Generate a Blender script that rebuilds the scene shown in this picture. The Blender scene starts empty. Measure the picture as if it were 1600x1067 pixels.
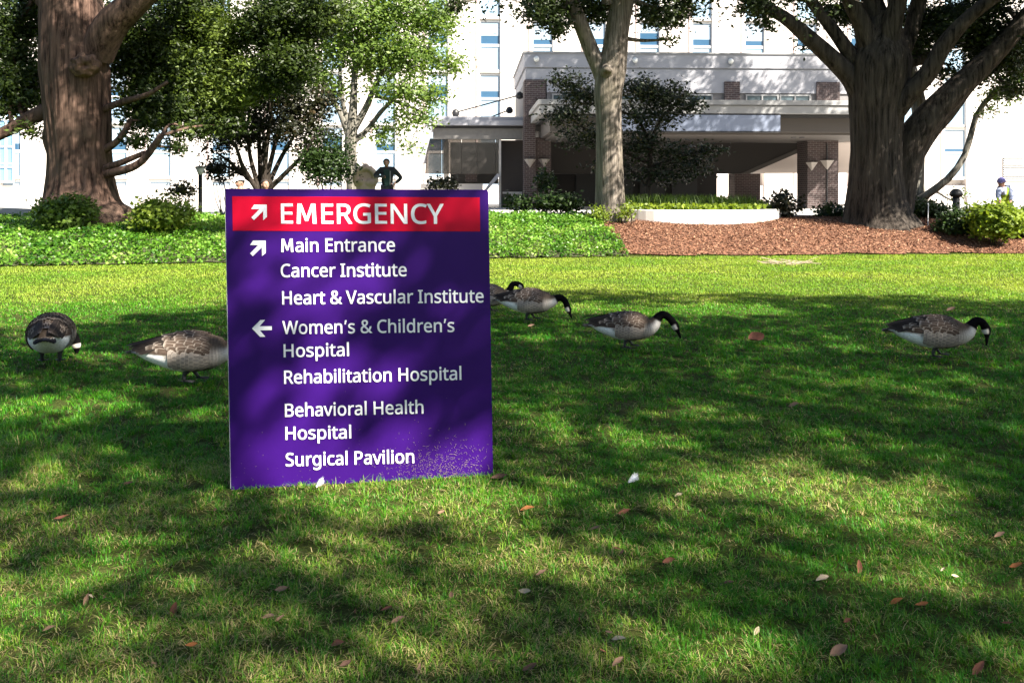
import bpy, bmesh, math, random, json
import numpy as np
from mathutils import Vector, noise as mnoise

# ------------------------------------------------------------------ camera, sky, sun, exposure
S = bpy.context.scene
COL = S.collection
CAM_H, FPX, YH = 1.4, 1500.0, 300.0            # eye height, focal length in photo pixels, horizon row
cam = bpy.data.cameras.new('camera')
cam.sensor_width = 36.0
cam.lens = FPX / 1600.0 * 36.0
cam.shift_y = -(533.5 - YH) / 1600.0
cam.clip_end = 600.0
cam.clip_start = 0.05
cam_o = bpy.data.objects.new('camera', cam)
COL.objects.link(cam_o)
cam_o.location = (0, 0, CAM_H)
cam_o.rotation_euler = (math.radians(90), 0, 0)
S.camera = cam_o

SUN = np.array([0.57, -0.51, 0.64]); SUN /= np.linalg.norm(SUN)
ELEV = math.asin(SUN[2]); AZ = math.atan2(SUN[0], SUN[1])
world = bpy.data.worlds.new("World"); S.world = world
world.use_nodes = True
wn = world.node_tree
bg = wn.nodes['Background']
sky = wn.nodes.new('ShaderNodeTexSky'); sky.sky_type = 'NISHITA'; sky.sun_disc = False
sky.sun_elevation = ELEV; sky.sun_rotation = AZ
wn.links.new(sky.outputs['Color'], bg.inputs['Color'])
bg.inputs['Strength'].default_value = 0.05
sl = bpy.data.lights.new('sun', 'SUN'); sl.energy = 5.0; sl.angle = math.radians(0.53); sl.color = (1.0, 0.93, 0.82)
so = bpy.data.objects.new('sun', sl); COL.objects.link(so)
so.rotation_euler = Vector(SUN).to_track_quat('Z', 'Y').to_euler()
so.location = (20, -20, 30)
S.view_settings.view_transform = 'Standard'
S.view_settings.look = 'None'
S.view_settings.exposure = 2.0
S.view_settings.gamma = 1.0
S.render.engine = 'CYCLES'
S.cycles.max_bounces = 7
S.cycles.transparent_max_bounces = 12
S.cycles.caustics_reflective = False
S.cycles.caustics_refractive = False

# ------------------------------------------------------------------ helpers
def W(px, py, Z):                                # photo pixel at depth Z -> world point
    return np.array([(px - 800.0) / FPX * Z, Z, CAM_H + (YH - py) / FPX * Z])

def tag(o, label=None, cat=None, group=None, kind=None):
    if label: o['label'] = label
    if cat: o['category'] = cat
    if group: o['group'] = group
    if kind: o['kind'] = kind
    return o

def thing(name, loc, label, cat, group=None, rz=0.0):
    o = bpy.data.objects.new(name, None); COL.objects.link(o)
    o.empty_display_size = 0.2
    o.location = tuple(float(v) for v in loc); o.rotation_euler = (0, 0, rz)
    return tag(o, label, cat, group)

def np_mesh(name, verts, faces, mats=None, smooth=False, attrs=None, fmat=None):
    """verts Nx3, faces Mx3 / Mx4 array, or a list of tuples."""
    me = bpy.data.meshes.new(name)
    verts = np.asarray(verts, dtype=np.float32)
    if isinstance(faces, np.ndarray):
        k = faces.shape[1]; m = len(faces)
        me.vertices.add(len(verts)); me.vertices.foreach_set('co', verts.ravel())
        me.loops.add(m * k); me.loops.foreach_set('vertex_index', faces.astype(np.int32).ravel())
        me.polygons.add(m); me.polygons.foreach_set('loop_start', np.arange(0, m * k, k, dtype=np.int32))
        try: me.polygons.foreach_set('loop_total', np.full(m, k, dtype=np.int32))
        except Exception: pass
    else:
        me.from_pydata(verts.tolist(), [], [tuple(f) for f in faces])
    if mats is not None:
        for mm in (mats if isinstance(mats, (list, tuple)) else [mats]): me.materials.append(mm)
    if fmat is not None: me.polygons.foreach_set('material_index', np.asarray(fmat, dtype=np.int32))
    if smooth: me.polygons.foreach_set('use_smooth', np.ones(len(me.polygons), dtype=bool))
    if attrs:
        for k_, a in attrs.items():
            a = np.asarray(a, dtype=np.float32)
            if a.ndim == 1:
                at = me.attributes.new(k_, 'FLOAT', 'POINT'); at.data.foreach_set('value', a)
            else:
                if a.shape[1] == 3: a = np.concatenate([a, np.ones((len(a), 1), np.float32)], 1)
                at = me.attributes.new(k_, 'FLOAT_COLOR', 'POINT'); at.data.foreach_set('color', a.astype(np.float32).ravel())
    me.update(calc_edges=True); me.validate()
    return me

def add(name, me, parent=None, loc=None):
    o = bpy.data.objects.new(name, me); COL.objects.link(o)
    if parent is not None: o.parent = parent
    if loc is not None: o.location = tuple(float(v) for v in loc)
    return o

class MB:                                        # mesh builder for boxes / prisms / tubes
    def __init__(s): s.v = []; s.f = []; s.m = []; s.mi = 0
    def raw(s, vs, fs):
        b = len(s.v); s.v += [tuple(map(float, p)) for p in vs]
        for f in fs: s.f.append(tuple(b + i for i in f)); s.m.append(s.mi)
        return s
    def box(s, x0, x1, y0, y1, z0, z1):
        return s.raw([(x0,y0,z0),(x1,y0,z0),(x1,y1,z0),(x0,y1,z0),(x0,y0,z1),(x1,y0,z1),(x1,y1,z1),(x0,y1,z1)],
                     [(0,3,2,1),(4,5,6,7),(0,1,5,4),(1,2,6,5),(2,3,7,6),(3,0,4,7)])
    def prism(s, poly, ext):                      # planar polygon extruded by a vector
        n = len(poly); e = np.asarray(ext, float)
        vs = [np.asarray(p, float) for p in poly]; vs += [p + e for p in vs]
        fs = [tuple(range(n))[::-1], tuple(range(n, 2*n))]
        for i in range(n): j = (i+1) % n; fs.append((i, j, n+j, n+i))
        return s.raw(vs, fs)
    def tube(s, pts, rad, n=8, caps=True):
        v, f = tube_geo(pts, rad, n, caps); return s.raw(v, f)
    def lathe(s, c, prof, n=20):
        vs = []; fs = []
        for r, z in prof:
            for k in range(n):
                a = 2*math.pi*k/n; vs.append((c[0]+r*math.cos(a), c[1]+r*math.sin(a), c[2]+z))
        for i in range(len(prof)-1):
            for k in range(n):
                k2 = (k+1) % n; fs.append((i*n+k, i*n+k2, (i+1)*n+k2, (i+1)*n+k))
        fs.append(tuple(range(n))[::-1]); fs.append(tuple((len(prof)-1)*n+k for k in range(n)))
        return s.raw(vs, fs)
    def mesh(s, name, mats, smooth=False, off=(0,0,0), bevel=0.0):
        me = bpy.data.meshes.new(name)
        o = np.asarray(off, float)
        me.from_pydata([tuple(np.asarray(p)-o) for p in s.v], [], s.f)
        for mm in (mats if isinstance(mats, (list, tuple)) else [mats]): me.materials.append(mm)
        me.polygons.foreach_set('material_index', np.asarray(s.m, dtype=np.int32))
        bm = bmesh.new(); bm.from_mesh(me)
        bmesh.ops.recalc_face_normals(bm, faces=bm.faces)
        if bevel > 0:
            ed = [e for e in bm.edges if len(e.link_faces) == 2 and e.calc_face_angle(0) > 0.6]
            bmesh.ops.bevel(bm, geom=ed, offset=bevel, segments=1, affect='EDGES', clamp_overlap=True)
        bm.to_mesh(me); bm.free()
        if smooth: me.polygons.foreach_set('use_smooth', np.ones(len(me.polygons), dtype=bool))
        me.update(); return me
    def build(s, name, mats, parent=None, smooth=False, off=(0,0,0), bevel=0.0):
        return add(name, s.mesh(name, mats, smooth, off, bevel), parent)

def frames(P):
    P = np.asarray(P, float); n = len(P)
    T = np.zeros_like(P); T[1:-1] = P[2:] - P[:-2]; T[0] = P[1]-P[0]; T[-1] = P[-1]-P[-2]
    T /= np.linalg.norm(T, axis=1)[:, None] + 1e-12
    ref = np.array([0, 1.0, 0]) if abs(T[0][1]) < 0.8 else np.array([1.0, 0, 0])
    A = np.zeros_like(P); B = np.zeros_like(P); u = ref
    for i in range(n):
        u = u - T[i]*np.dot(u, T[i]); u /= np.linalg.norm(u) + 1e-12
        A[i] = u; B[i] = np.cross(T[i], u)
    return T, A, B

def tube_geo(P, R, n=8, caps=True):
    P = np.asarray(P, float); R = np.broadcast_to(np.asarray(R, float), (len(P),))
    T, A, B = frames(P)
    a = np.arange(n)*2*math.pi/n
    V = P[:, None, :] + R[:, None, None]*(np.cos(a)[None, :, None]*A[:, None, :] + np.sin(a)[None, :, None]*B[:, None, :])
    V = V.reshape(-1, 3); F = []
    for i in range(len(P)-1):
        for k in range(n):
            k2 = (k+1) % n; F.append((i*n+k, i*n+k2, (i+1)*n+k2, (i+1)*n+k))
    if caps: F.append(tuple(range(n))[::-1]); F.append(tuple((len(P)-1)*n+k for k in range(n)))
    return V, F

def spline(P, m):                                # Catmull-Rom resample of rows (any width), m points
    P = np.asarray(P, float); n = len(P)
    t = np.linspace(0, n-1, m); i = np.clip(t.astype(int), 0, n-2); u = (t-i)[:, None]
    g = lambda k: P[np.clip(k, 0, n-1)]
    p0, p1, p2, p3 = g(i-1), g(i), g(i+1), g(i+2)
    return 0.5*(2*p1 + (p2-p0)*u + (2*p0-5*p1+4*p2-p3)*u**2 + (3*p1-p0-3*p2+p3)*u**3)

def sstep(a, b, x):
    t = np.clip((x-a)/(b-a), 0, 1); return t*t*(3-2*t)

# cheap vectorised value noise (world space)
_ng = np.random.default_rng(7).random((256, 256)).astype(np.float32)
def vnoise(x, y):
    xi = np.floor(x).astype(int); yi = np.floor(y).astype(int); fx = x-xi; fy = y-yi
    fx = fx*fx*(3-2*fx); fy = fy*fy*(3-2*fy)
    g = lambda a, b: _ng[a & 255, b & 255]
    return (g(xi, yi)*(1-fx)+g(xi+1, yi)*fx)*(1-fy) + (g(xi, yi+1)*(1-fx)+g(xi+1, yi+1)*fx)*fy
def fbm(x, y, o=3):
    s = 0; a = 0.5; t = 0
    for k in range(o): s = s + a*vnoise(x*2**k+17*k, y*2**k+31*k); t += a; a *= 0.5
    return s/t

# ------------------------------------------------------------------ materials
def new_mat(name):
    m = bpy.data.materials.new(name); m.use_nodes = True
    nt = m.node_tree; b = nt.nodes['Principled BSDF']
    return m, nt, b
def N(nt, t, **kw):
    n = nt.nodes.new(t)
    for k, v in kw.items():
        if k in n.inputs: n.inputs[k].default_value = v
        else: setattr(n, k, v)
    return n
def ramp(nt, fac, stops):
    r = nt.nodes.new('ShaderNodeValToRGB')
    e = r.color_ramp.elements
    while len(e) < len(stops): e.new(0.5)
    for k, (p, c) in enumerate(stops): e[k].position = p; e[k].color = (*c, 1) if len(c) == 3 else c
    nt.links.new(fac, r.inputs['Fac']); return r
def plain(name, col, rough=0.6, var=0.12, scale=6.0, bump=0.0, metal=0.0, spec=0.5, bscale=None, coord='Object'):
    m, nt, b = new_mat(name)
    tc = N(nt, 'ShaderNodeTexCoord'); nz = N(nt, 'ShaderNodeTexNoise', Scale=scale, Detail=6.0, Roughness=0.6)
    nt.links.new(tc.outputs[coord], nz.inputs['Vector'])
    c = np.array(col)
    r = ramp(nt, nz.outputs['Fac'], [(0.25, tuple(c*(1-var))), (0.75, tuple(np.minimum(c*(1+var), 0.95)))])
    nt.links.new(r.outputs['Color'], b.inputs['Base Color'])
    b.inputs['Roughness'].default_value = rough; b.inputs['Metallic'].default_value = metal
    b.inputs['Specular IOR Level'].default_value = spec
    if bump > 0:
        nz2 = N(nt, 'ShaderNodeTexNoise', Scale=bscale or scale*6, Detail=5.0)
        nt.links.new(tc.outputs[coord], nz2.inputs['Vector'])
        bp = N(nt, 'ShaderNodeBump', Strength=bump, Distance=0.02)
        nt.links.new(nz2.outputs['Fac'], bp.inputs['Height']); nt.links.new(bp.outputs['Normal'], b.inputs['Normal'])
    return m
def leaf_mat(name, dark, light, trans=0.35, third=None, rough=0.45):
    m, nt, b = new_mat(name)
    at = N(nt, 'ShaderNodeAttribute', attribute_name='lv')
    st = [(0.0, dark), (0.75, light)]
    if third: st.append((0.97, third))
    r = ramp(nt, at.outputs['Fac'], st)
    nt.links.new(r.outputs['Color'], b.inputs['Base Color'])
    b.inputs['Roughness'].default_value = rough; b.inputs['Specular IOR Level'].default_value = 0.35
    tr = N(nt, 'ShaderNodeBsdfTranslucent'); mx = N(nt, 'ShaderNodeMixShader'); mx.inputs[0].default_value = trans
    mul = N(nt, 'ShaderNodeMixRGB', blend_type='MULTIPLY'); mul.inputs[0].default_value = 1.0
    mul.inputs[2].default_value = (1.3, 1.35, 0.55, 1)
    nt.links.new(r.outputs['Color'], mul.inputs[1]); nt.links.new(mul.outputs[0], tr.inputs['Color'])
    out = nt.nodes['Material Output']
    nt.links.new(b.outputs[0], mx.inputs[1]); nt.links.new(tr.outputs[0], mx.inputs[2]); nt.links.new(mx.outputs[0], out.inputs['Surface'])
    return m
def bark_mat(name, dark, light, vscale=18.0, lichen=None, bump=0.8):
    m, nt, b = new_mat(name)
    tc = N(nt, 'ShaderNodeTexCoord')
    mp = N(nt, 'ShaderNodeMapping'); mp.inputs['Scale'].default_value = (1, 1, 0.085)
    nt.links.new(tc.outputs['Object'], mp.inputs['Vector'])
    n1 = N(nt, 'ShaderNodeTexNoise', Scale=vscale, Detail=10.0, Roughness=0.72, Distortion=0.25)
    nt.links.new(mp.outputs['Vector'], n1.inputs['Vector'])
    r = ramp(nt, n1.outputs['Fac'], [(0.38, dark), (0.50, tuple(np.array(dark)*.55+np.array(light)*.45)), (0.66, light)])
    n2 = N(nt, 'ShaderNodeTexNoise', Scale=1.6, Detail=5.0)
    nt.links.new(tc.outputs['Object'], n2.inputs['Vector'])
    l2 = lichen or tuple(np.array(light)*0.72)
    r2 = ramp(nt, n2.outputs['Fac'], [(0.47, (0,0,0)), (0.66, (1,1,1))])
    mx = N(nt, 'ShaderNodeMixRGB'); mx.inputs[2].default_value = (*l2, 1)
    fm = N(nt, 'ShaderNodeMath', operation='MULTIPLY'); fm.inputs[1].default_value = 0.55
    nt.links.new(r2.outputs['Color'], fm.inputs[0]); nt.links.new(fm.outputs[0], mx.inputs[0])
    nt.links.new(r.outputs['Color'], mx.inputs[1])
    nt.links.new(mx.outputs[0], b.inputs['Base Color'])
    b.inputs['Roughness'].default_value = 0.9; b.inputs['Specular IOR Level'].default_value = 0.15
    bp = N(nt, 'ShaderNodeBump', Strength=bump, Distance=0.05)
    nt.links.new(n1.outputs['Fac'], bp.inputs['Height']); nt.links.new(bp.outputs['Normal'], b.inputs['Normal'])
    return m
def attr_mat(name, rough=0.7, spec=0.2, noise=0.25, nscale=(60, 60, 60)):
    m, nt, b = new_mat(name)
    at = N(nt, 'ShaderNodeAttribute', attribute_name='col')
    tc = N(nt, 'ShaderNodeTexCoord'); mp = N(nt, 'ShaderNodeMapping'); mp.inputs['Scale'].default_value = nscale
    nt.links.new(tc.outputs['Object'], mp.inputs['Vector'])
    nz = N(nt, 'ShaderNodeTexNoise', Scale=1.0, Detail=4.0); nt.links.new(mp.outputs['Vector'], nz.inputs['Vector'])
    r = ramp(nt, nz.outputs['Fac'], [(0.3, (1-noise,)*3), (0.7, (1+noise*0.6,)*3)])
    mx = N(nt, 'ShaderNodeMixRGB', blend_type='MULTIPLY'); mx.inputs[0].default_value = 1.0
    nt.links.new(at.outputs['Color'], mx.inputs[1]); nt.links.new(r.outputs['Color'], mx.inputs[2])
    nt.links.new(mx.outputs[0], b.inputs['Base Color'])
    b.inputs['Roughness'].default_value = rough; b.inputs['Specular IOR Level'].default_value = spec
    return m
def brick_mat(name, c1, c2, mortar, along='x'):
    m, nt, b = new_mat(name)
    tc = N(nt, 'ShaderNodeTexCoord'); sx = N(nt, 'ShaderNodeSeparateXYZ'); cx = N(nt, 'ShaderNodeCombineXYZ')
    nt.links.new(tc.outputs['Object'], sx.inputs[0])
    ad = N(nt, 'ShaderNodeMath', operation='ADD'); nt.links.new(sx.outputs[0], ad.inputs[0]); nt.links.new(sx.outputs[1], ad.inputs[1])
    nt.links.new(ad.outputs[0], cx.inputs[0]); nt.links.new(sx.outputs[2], cx.inputs[1])
    br = N(nt, 'ShaderNodeTexBrick', Scale=1.0)
    br.inputs['Color1'].default_value = (*c1, 1); br.inputs['Color2'].default_value = (*c2, 1); br.inputs['Mortar'].default_value = (*mortar, 1)
    br.inputs['Brick Width'].default_value = 0.24; br.inputs['Row Height'].default_value = 0.085; br.inputs['Mortar Size'].default_value = 0.009
    nt.links.new(cx.outputs[0], br.inputs['Vector'])
    nt.links.new(br.outputs['Color'], b.inputs['Base Color'])
    bp = N(nt, 'ShaderNodeBump', Strength=0.6, Distance=0.02); bp.invert = True
    nt.links.new(br.outputs['Fac'], bp.inputs['Height']); nt.links.new(bp.outputs['Normal'], b.inputs['Normal'])
    b.inputs['Roughness'].default_value = 0.85
    return m
def glass_mat(name, col, rough=0.05, spec=0.8):
    m = plain(name, col, rough, 0.10, 0.6); b = m.node_tree.nodes['Principled BSDF']
    b.inputs['Specular IOR Level'].default_value = spec; return m
# ------------------------------------------------------------------ terrain
def ye(x): return np.interp(x, [-40, -9.5, 2.2, 11.5, 40], [17.2, 17.9, 20.6, 21.6, 22.0])
def hp(x): return np.interp(x, [-40, -8, -2, 2, 40], [.60, .66, .70, .69, .70])
def gz(x, y):
    x = np.asarray(x, float); y = np.asarray(y, float)
    t = np.clip((y-ye(x))/4.2, 0, 1)
    und = (fbm(x*0.33+9, y*0.33+4, 2)-0.5)*0.05*np.clip((19-y)/4, 0, 1)
    return hp(x)*(t*(2-t)) + und
def gzf(x, y): return float(gz(np.array([x]), np.array([y]))[0])
def G(px, Z, up=0.0):                            # point standing on the ground under a photo column at depth Z
    x = (px-800.0)/FPX*Z; return np.array([x, Z, gzf(x, Z)+up])

def grid_sheet(name, xs, ys, up, mat, keep=None, kind='structure'):
    X, Y = np.meshgrid(xs, ys); Z = gz(X.ravel(), Y.ravel()).reshape(X.shape)+up
    V = np.stack([X.ravel(), Y.ravel(), Z.ravel()], 1); nx = len(xs)
    i, j = np.meshgrid(np.arange(nx-1), np.arange(len(ys)-1)); a = (j*nx+i).ravel()
    F = np.stack([a, a+1, a+nx+1, a+nx], 1)
    if keep is not None:
        c = V[F].mean(1); F = F[keep(c[:, 0], c[:, 1])]
        used = np.unique(F); mp = np.full(len(V), -1); mp[used] = np.arange(len(used)); V = V[used]; F = mp[F]
    o = add(name, np_mesh(name, V, F, mat, smooth=True)); o['kind'] = kind; return o

def lawn_ground():
    m, nt, b = new_mat('lawn_ground'); geo = N(nt, 'ShaderNodeNewGeometry')
    n1 = N(nt, 'ShaderNodeTexNoise', Scale=0.9, Detail=7.0, Roughness=0.65); nt.links.new(geo.outputs['Position'], n1.inputs['Vector'])
    n2 = N(nt, 'ShaderNodeTexNoise', Scale=45.0, Detail=6.0, Roughness=0.7); nt.links.new(geo.outputs['Position'], n2.inputs['Vector'])
    r1 = ramp(nt, n1.outputs['Fac'], [(0.3, (.035, .050, .010)), (0.55, (.065, .085, .016)), (0.75, (.13, .115, .042))])
    r2 = ramp(nt, n2.outputs['Fac'], [(0.3, (.25, .25, .25)), (0.7, (1.7, 1.7, 1.7))])
    mx = N(nt, 'ShaderNodeMixRGB', blend_type='MULTIPLY'); mx.inputs[0].default_value = 1
    nt.links.new(r1.outputs[0], mx.inputs[1]); nt.links.new(r2.outputs[0], mx.inputs[2]); nt.links.new(mx.outputs[0], b.inputs['Base Color'])
    b.inputs['Roughness'].default_value = 0.95; b.inputs['Specular IOR Level'].default_value = 0.1
    bp = N(nt, 'ShaderNodeBump', Strength=1.0, Distance=0.06); nt.links.new(n2.outputs['Fac'], bp.inputs['Height']); nt.links.new(bp.outputs[0], b.inputs['Normal'])
    return m
xs = np.unique(np.concatenate([np.arange(-110, -15, 5.0), np.arange(-15, 17, 0.25), np.arange(17, 112, 5.0)]))
ys = np.unique(np.concatenate([np.arange(-40, -4, 2.0), np.arange(-4, 30, 0.25), np.arange(30, 180, 6.0)]))
grid_sheet('ground', xs, ys, 0.0, lawn_ground())

M_mulch, nt, b = new_mat('mulch')
geo = N(nt, 'ShaderNodeNewGeometry')
vo = N(nt, 'ShaderNodeTexVoronoi', Scale=22.0); nt.links.new(geo.outputs['Position'], vo.inputs['Vector'])
n2 = N(nt, 'ShaderNodeTexNoise', Scale=30.0, Detail=6.0); nt.links.new(geo.outputs['Position'], n2.inputs['Vector'])
r1 = ramp(nt, vo.outputs['Color'], [(0.1, (.08, .033, .017)), (0.5, (.18, .077, .041)), (0.9, (.31, .155, .085))])
nt.links.new(r1.outputs[0], b.inputs['Base Color']); b.inputs['Roughness'].default_value = 0.95
bp = N(nt, 'ShaderNodeBump', Strength=1.0, Distance=0.04); nt.links.new(n2.outputs['Fac'], bp.inputs['Height']); nt.links.new(bp.outputs[0], b.inputs['Normal'])
M_soil = plain('bed_soil', (.05, .055, .02), 0.95, 0.4, 8, 0.6)
M_pave = plain('pavement', (.50, .48, .45), 0.85, 0.06, 0.8, 0.1)
def bedx(y): return np.interp(y, [20.4, 22.0, 23.5, 27.0], [2.42, 2.30, 2.08, 1.6])    # ivy | mulch border
xs2 = np.arange(-30, 30.01, 0.25); ys2 = np.arange(17.0, 27.51, 0.125)
jit = lambda x, y: (vnoise(x*3.1, y*3.1)-0.5)*0.22
grid_sheet('mulch_bed', xs2, ys2, 0.035, M_mulch, lambda x, y: (y > ye(x)+jit(x, y)*0.6) & (x > bedx(y)+jit(x, y)))
grid_sheet('ivy_bed_soil', xs2, ys2, 0.030, M_soil, lambda x, y: (y > ye(x)+jit(x, y)*0.6) & (x <= bedx(y)+jit(x, y)))
grid_sheet('pavement', np.unique(np.concatenate([np.arange(-60, 61, 4.0), [-2.0, 2.0]])), np.array([27.5, 30, 36, 44, 60, 80]), 0.012, M_pave)

# ------------------------------------------------------------------ the hospital (drawn in a frame turned 2.6 degrees)
BR = math.atan(67/1500.0)
EX = np.array([math.cos(BR), math.sin(BR)]); EY = np.array([-math.sin(BR), math.cos(BR)])
def bl(px, py, D):                               # photo pixel on the building plane at local depth D -> local coords
    r = np.array([(px-800.0)/FPX, 1.0]); k = D/np.dot(r, EY)
    return np.array([np.dot(r, EX)*k, D, CAM_H+(YH-py)/FPX*k])
def bthing(name, px, D, label, cat):             # empty at the base of a building thing, plus its local base
    p = bl(px, 300, D); base = np.array([p[0], D, 0.6])
    w = EX*base[0]+EY*base[1]
    return thing(name, (w[0], w[1], base[2]), label, cat, rz=BR), base

M_wall = plain('precast', (.64, .59, .55), 0.8, 0.03, 0.7, 0.05)
M_joint = plain('joint_seal', (.33, .25, .235), 0.8, 0.1, 3)
M_fram = plain('window_frame', (.78, .78, .77), 0.45, 0.03)
M_headshade = plain('window_head_shade', (.16, .14, .12), 0.7, 0.1)  # dark colour draws the shadow line at each window head
M_pane = glass_mat('pane', (.035, .09, .16), 0.06, .5)
M_blind = plain('blind', (.27, .35, .43), 0.5, 0.05, 2)
M_span = plain('spandrel_glass', (.26, .37, .47), 0.25, 0.05, 0.4, spec=0.5)

hos, HB = bthing('hospital_building', 800, 58.0, 'tall pale precast hospital block with vertical strips of blue windows', 'building')
D0 = 58.0
cols = [(-76,30),(2,30),(168,30),(233,34),(330,30),(420,32),(503,32),(586,32),(668,32),(750,32),(832,32),(915,32),(999,32),(1082,31),(1164,31),(1246,31),(1330,32),(1402,32),(1476,34),(1660,34)]
ax0 = bl(-260, 0, D0)[0]; ax1 = bl(1900, 0, D0)[0]
edges = []
for c, w in cols: edges.append((bl(c, 0, D0)[0], bl(c+w, 0, D0)[0]))
zt = 21.0; zb = 0.4
wall = MB(); x = ax0
for a, c in edges:
    wall.box(x, a, D0, D0+0.6, zb, zt); x = c
wall.box(x, ax1, D0, D0+0.6, zb, zt)
wall.box(ax0, ax1, D0+0.6, D0+14, zb, zt)
wall.box(ax0-0.2, ax1+0.2, D0-0.15, D0+14.2, zt, zt+0.5)
z0w = lambda py: CAM_H+(YH-py)/FPX*D0
for a, c in edges: wall.box(a, c, D0+0.10, D0+0.6, zb, z0w(290)) # plinth below the strips
wall.build('wall', M_wall, hos, off=HB)
jm = MB()
for a, c in edges: jm.box(a-0.26, a-0.17, D0-0.03, D0, z0w(290), zt)
jm.build('joint', M_joint, hos, off=HB)
R_ = random.Random(5)
per = 83.4/FPX*D0
unit = {}
def window_unit(w, blind):
    key = (round(w, 2), blind)
    if key in unit: return unit[key]
    f = MB(); h = per; t = 0.045
    k = lambda py: h*(1-(py/83.4))               # rows measured down from the head of a storey
    f.box(0, t, 0.10, 0.2, 0, h); f.box(w-t, w, 0.10, 0.2, 0, h)
    f.box(t, w-t, 0.10, 0.2, k(43), k(39)); f.box(t, w-t, 0.10, 0.2, k(83.4), k(79)); f.box(t, w-t, 0.10, 0.2, k(4.5), k(1.5))
    f.mi = 1; f.box(-0.03, w+0.03, -0.02, 0.22, k(1.5), k(0))
    fm = f.mesh('window', [M_fram, M_headshade])
    g1 = MB(); g1.box(t, w-t, 0.16, 0.19, k(39), k(4.5)); gp = g1.mesh('pane', M_pane)
    g2 = MB(); g2.box(t, w-t, 0.155, 0.19, k(79), k(43)); gs = g2.mesh('spandrel_pane', M_span)
    bd = MB(); bd.box(t+0.02, w-t-0.02, 0.145, 0.158, k(4.5+34.5*blind), k(4.5)); gb = bd.mesh('blind', M_blind)
    unit[key] = (fm, gp, gs, gb); return unit[key]
vis = {-1: range(-2, 40), 0: range(-2, 40)}
nwin = 0
for r in range(-2, 4):
    zh = z0w(30+83.4*r)
    for ci, (a, c) in enumerate(edges):
        px = cols[ci][0]
        if px < -20 or px > 1600: continue
        if r >= 1 and 830 < px < 1300: continue  # behind the entrance block
        if r == -2 and nwin > 200: continue
        bf = R_.choice([0.45, 0.62, 0.72, 0.78, 0.88])
        if r == 3 and px > 1300: continue
        fm, gp, gs, gb = window_unit(c-a, bf)
        o = add('window', fm, hos, (a-HB[0], D0-HB[1]+0.0, zh-per-HB[2])); nwin += 1
        for nm, me in (('pane', gp), ('spandrel_pane', gs), ('blind', gb)): add(nm, me, o)
# tall mullioned windows at the left end, louvre at the right end
lw = MB()
p0 = bl(-60, 285, D0-0.1); p1 = bl(21, 150, D0-0.1)
xa, xb, za, zc = p0[0], p1[0], p0[2], p1[2]
def bar(x0, x1, z0, z1): lw.box(x0, x1, D0-0.16, D0-0.02, z0, z1)
for fx in np.linspace(xa, xb, 8): bar(fx-0.04, fx+0.04, za, zc)
for pz in (285, 262, 257, 231, 190, 186, 152):
    zz = z0w(pz)
    for q in range(7): 
        l, rr = np.linspace(xa, xb, 8)[q:q+2]; bar(l+0.04, rr-0.04, zz-0.04, zz+0.04)
wo = lw.build('mullioned_window', M_fram, hos, off=HB)
gl = MB(); gl.box(xa, xb, D0-0.06, D0-0.005, za, zc); gl.build('pane', plain('bright_glass', (.15, .30, .45), 0.1, .12, .5), wo, off=HB)
lv = MB(); a = bl(1567, 282, D0); c = bl(1640, 244, D0); n = 11
for i in range(n):
    zz = a[2]+(c[2]-a[2])*i/n; lv.prism([(a[0], D0-0.02, zz+0.07), (a[0], D0-0.12, zz), (a[0], D0-0.12, zz-0.02), (a[0], D0-0.02, zz+0.05)], (c[0]-a[0], 0, 0))
lo = lv.build('louvre', M_fram, hos, off=HB)
lb = MB(); lb.box(a[0], c[0], D0-0.018, D0-0.004, a[2], c[2]); lb.build('louvre_backing', plain('louvre_dark', (.05, .05, .045), .8), lo, off=HB)

# ---- entrance block with porte-cochere
M_fas = plain('fascia', (.36, .36, .39), 0.7, 0.03, 0.8, 0.05)
M_fas2 = plain('fascia_cap', (.29, .29, .29), 0.6, 0.03, 0.8)
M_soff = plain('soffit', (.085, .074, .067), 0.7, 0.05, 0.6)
M_signb = plain('blank_sign_panel', (.22, .255, .34), 0.45, 0.03, 0.5)
M_brick = brick_mat('brick', (.052, .035, .034), (.082, .054, .052), (.17, .148, .143))
M_black = plain('dark_trim', (.02, .02, .022), 0.5, 0.1)
M_dglass = glass_mat('strip_glass', (.07, .10, .115), 0.06)
M_globe = plain('globe_lamp', (.85, .85, .80), 0.3, 0.02)
M_sconce = plain('sconce', (.40, .36, .33), 0.6, 0.04)
ent, EB = bthing('entrance_canopy', 1080, 40.0, 'low grey entrance block with deep brick-columned drop-off canopy and blank sign band', 'building')
DE = 40.0
e = lambda px, py, D=DE: bl(px, py, D)
xL = e(819, 0)[0]; xR = e(1420, 0)[0]
zz = lambda py, D=DE: CAM_H+(YH-py)/FPX*D
fb = MB()
fb.box(xL, xR, DE, DE+9, zz(106)+0.03, zz(83))                      # parapet block
fb.box(xL+0.06, xR, DE+0.06, DE+9, zz(124), zz(106)-0.03)          # second band
fb.box(xL+0.10, xR, DE+0.10, DE+8.9, zz(106)-0.03, zz(106)+0.03)
fb.box(xL+0.95, xR, DE+0.06, DE+9, zz(144), zz(124))                # band above the strip windows, right of the pier
fb.build('fascia', M_fas, ent, off=EB)
cp = MB(); cp.box(xL-0.06, xR, DE-0.06, DE+9.06, zz(83), zz(80.5)); cp.build('coping', M_fas2, ent, off=EB)
up = MB(); up.box(xL+0.06, xR, DE+0.4, DE+9, zz(204), zz(124)-0.02) ; up.box(xL+0.96, xR, DE+0.14, DE+0.4, zz(158)+.0, zz(144)-.003)
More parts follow.
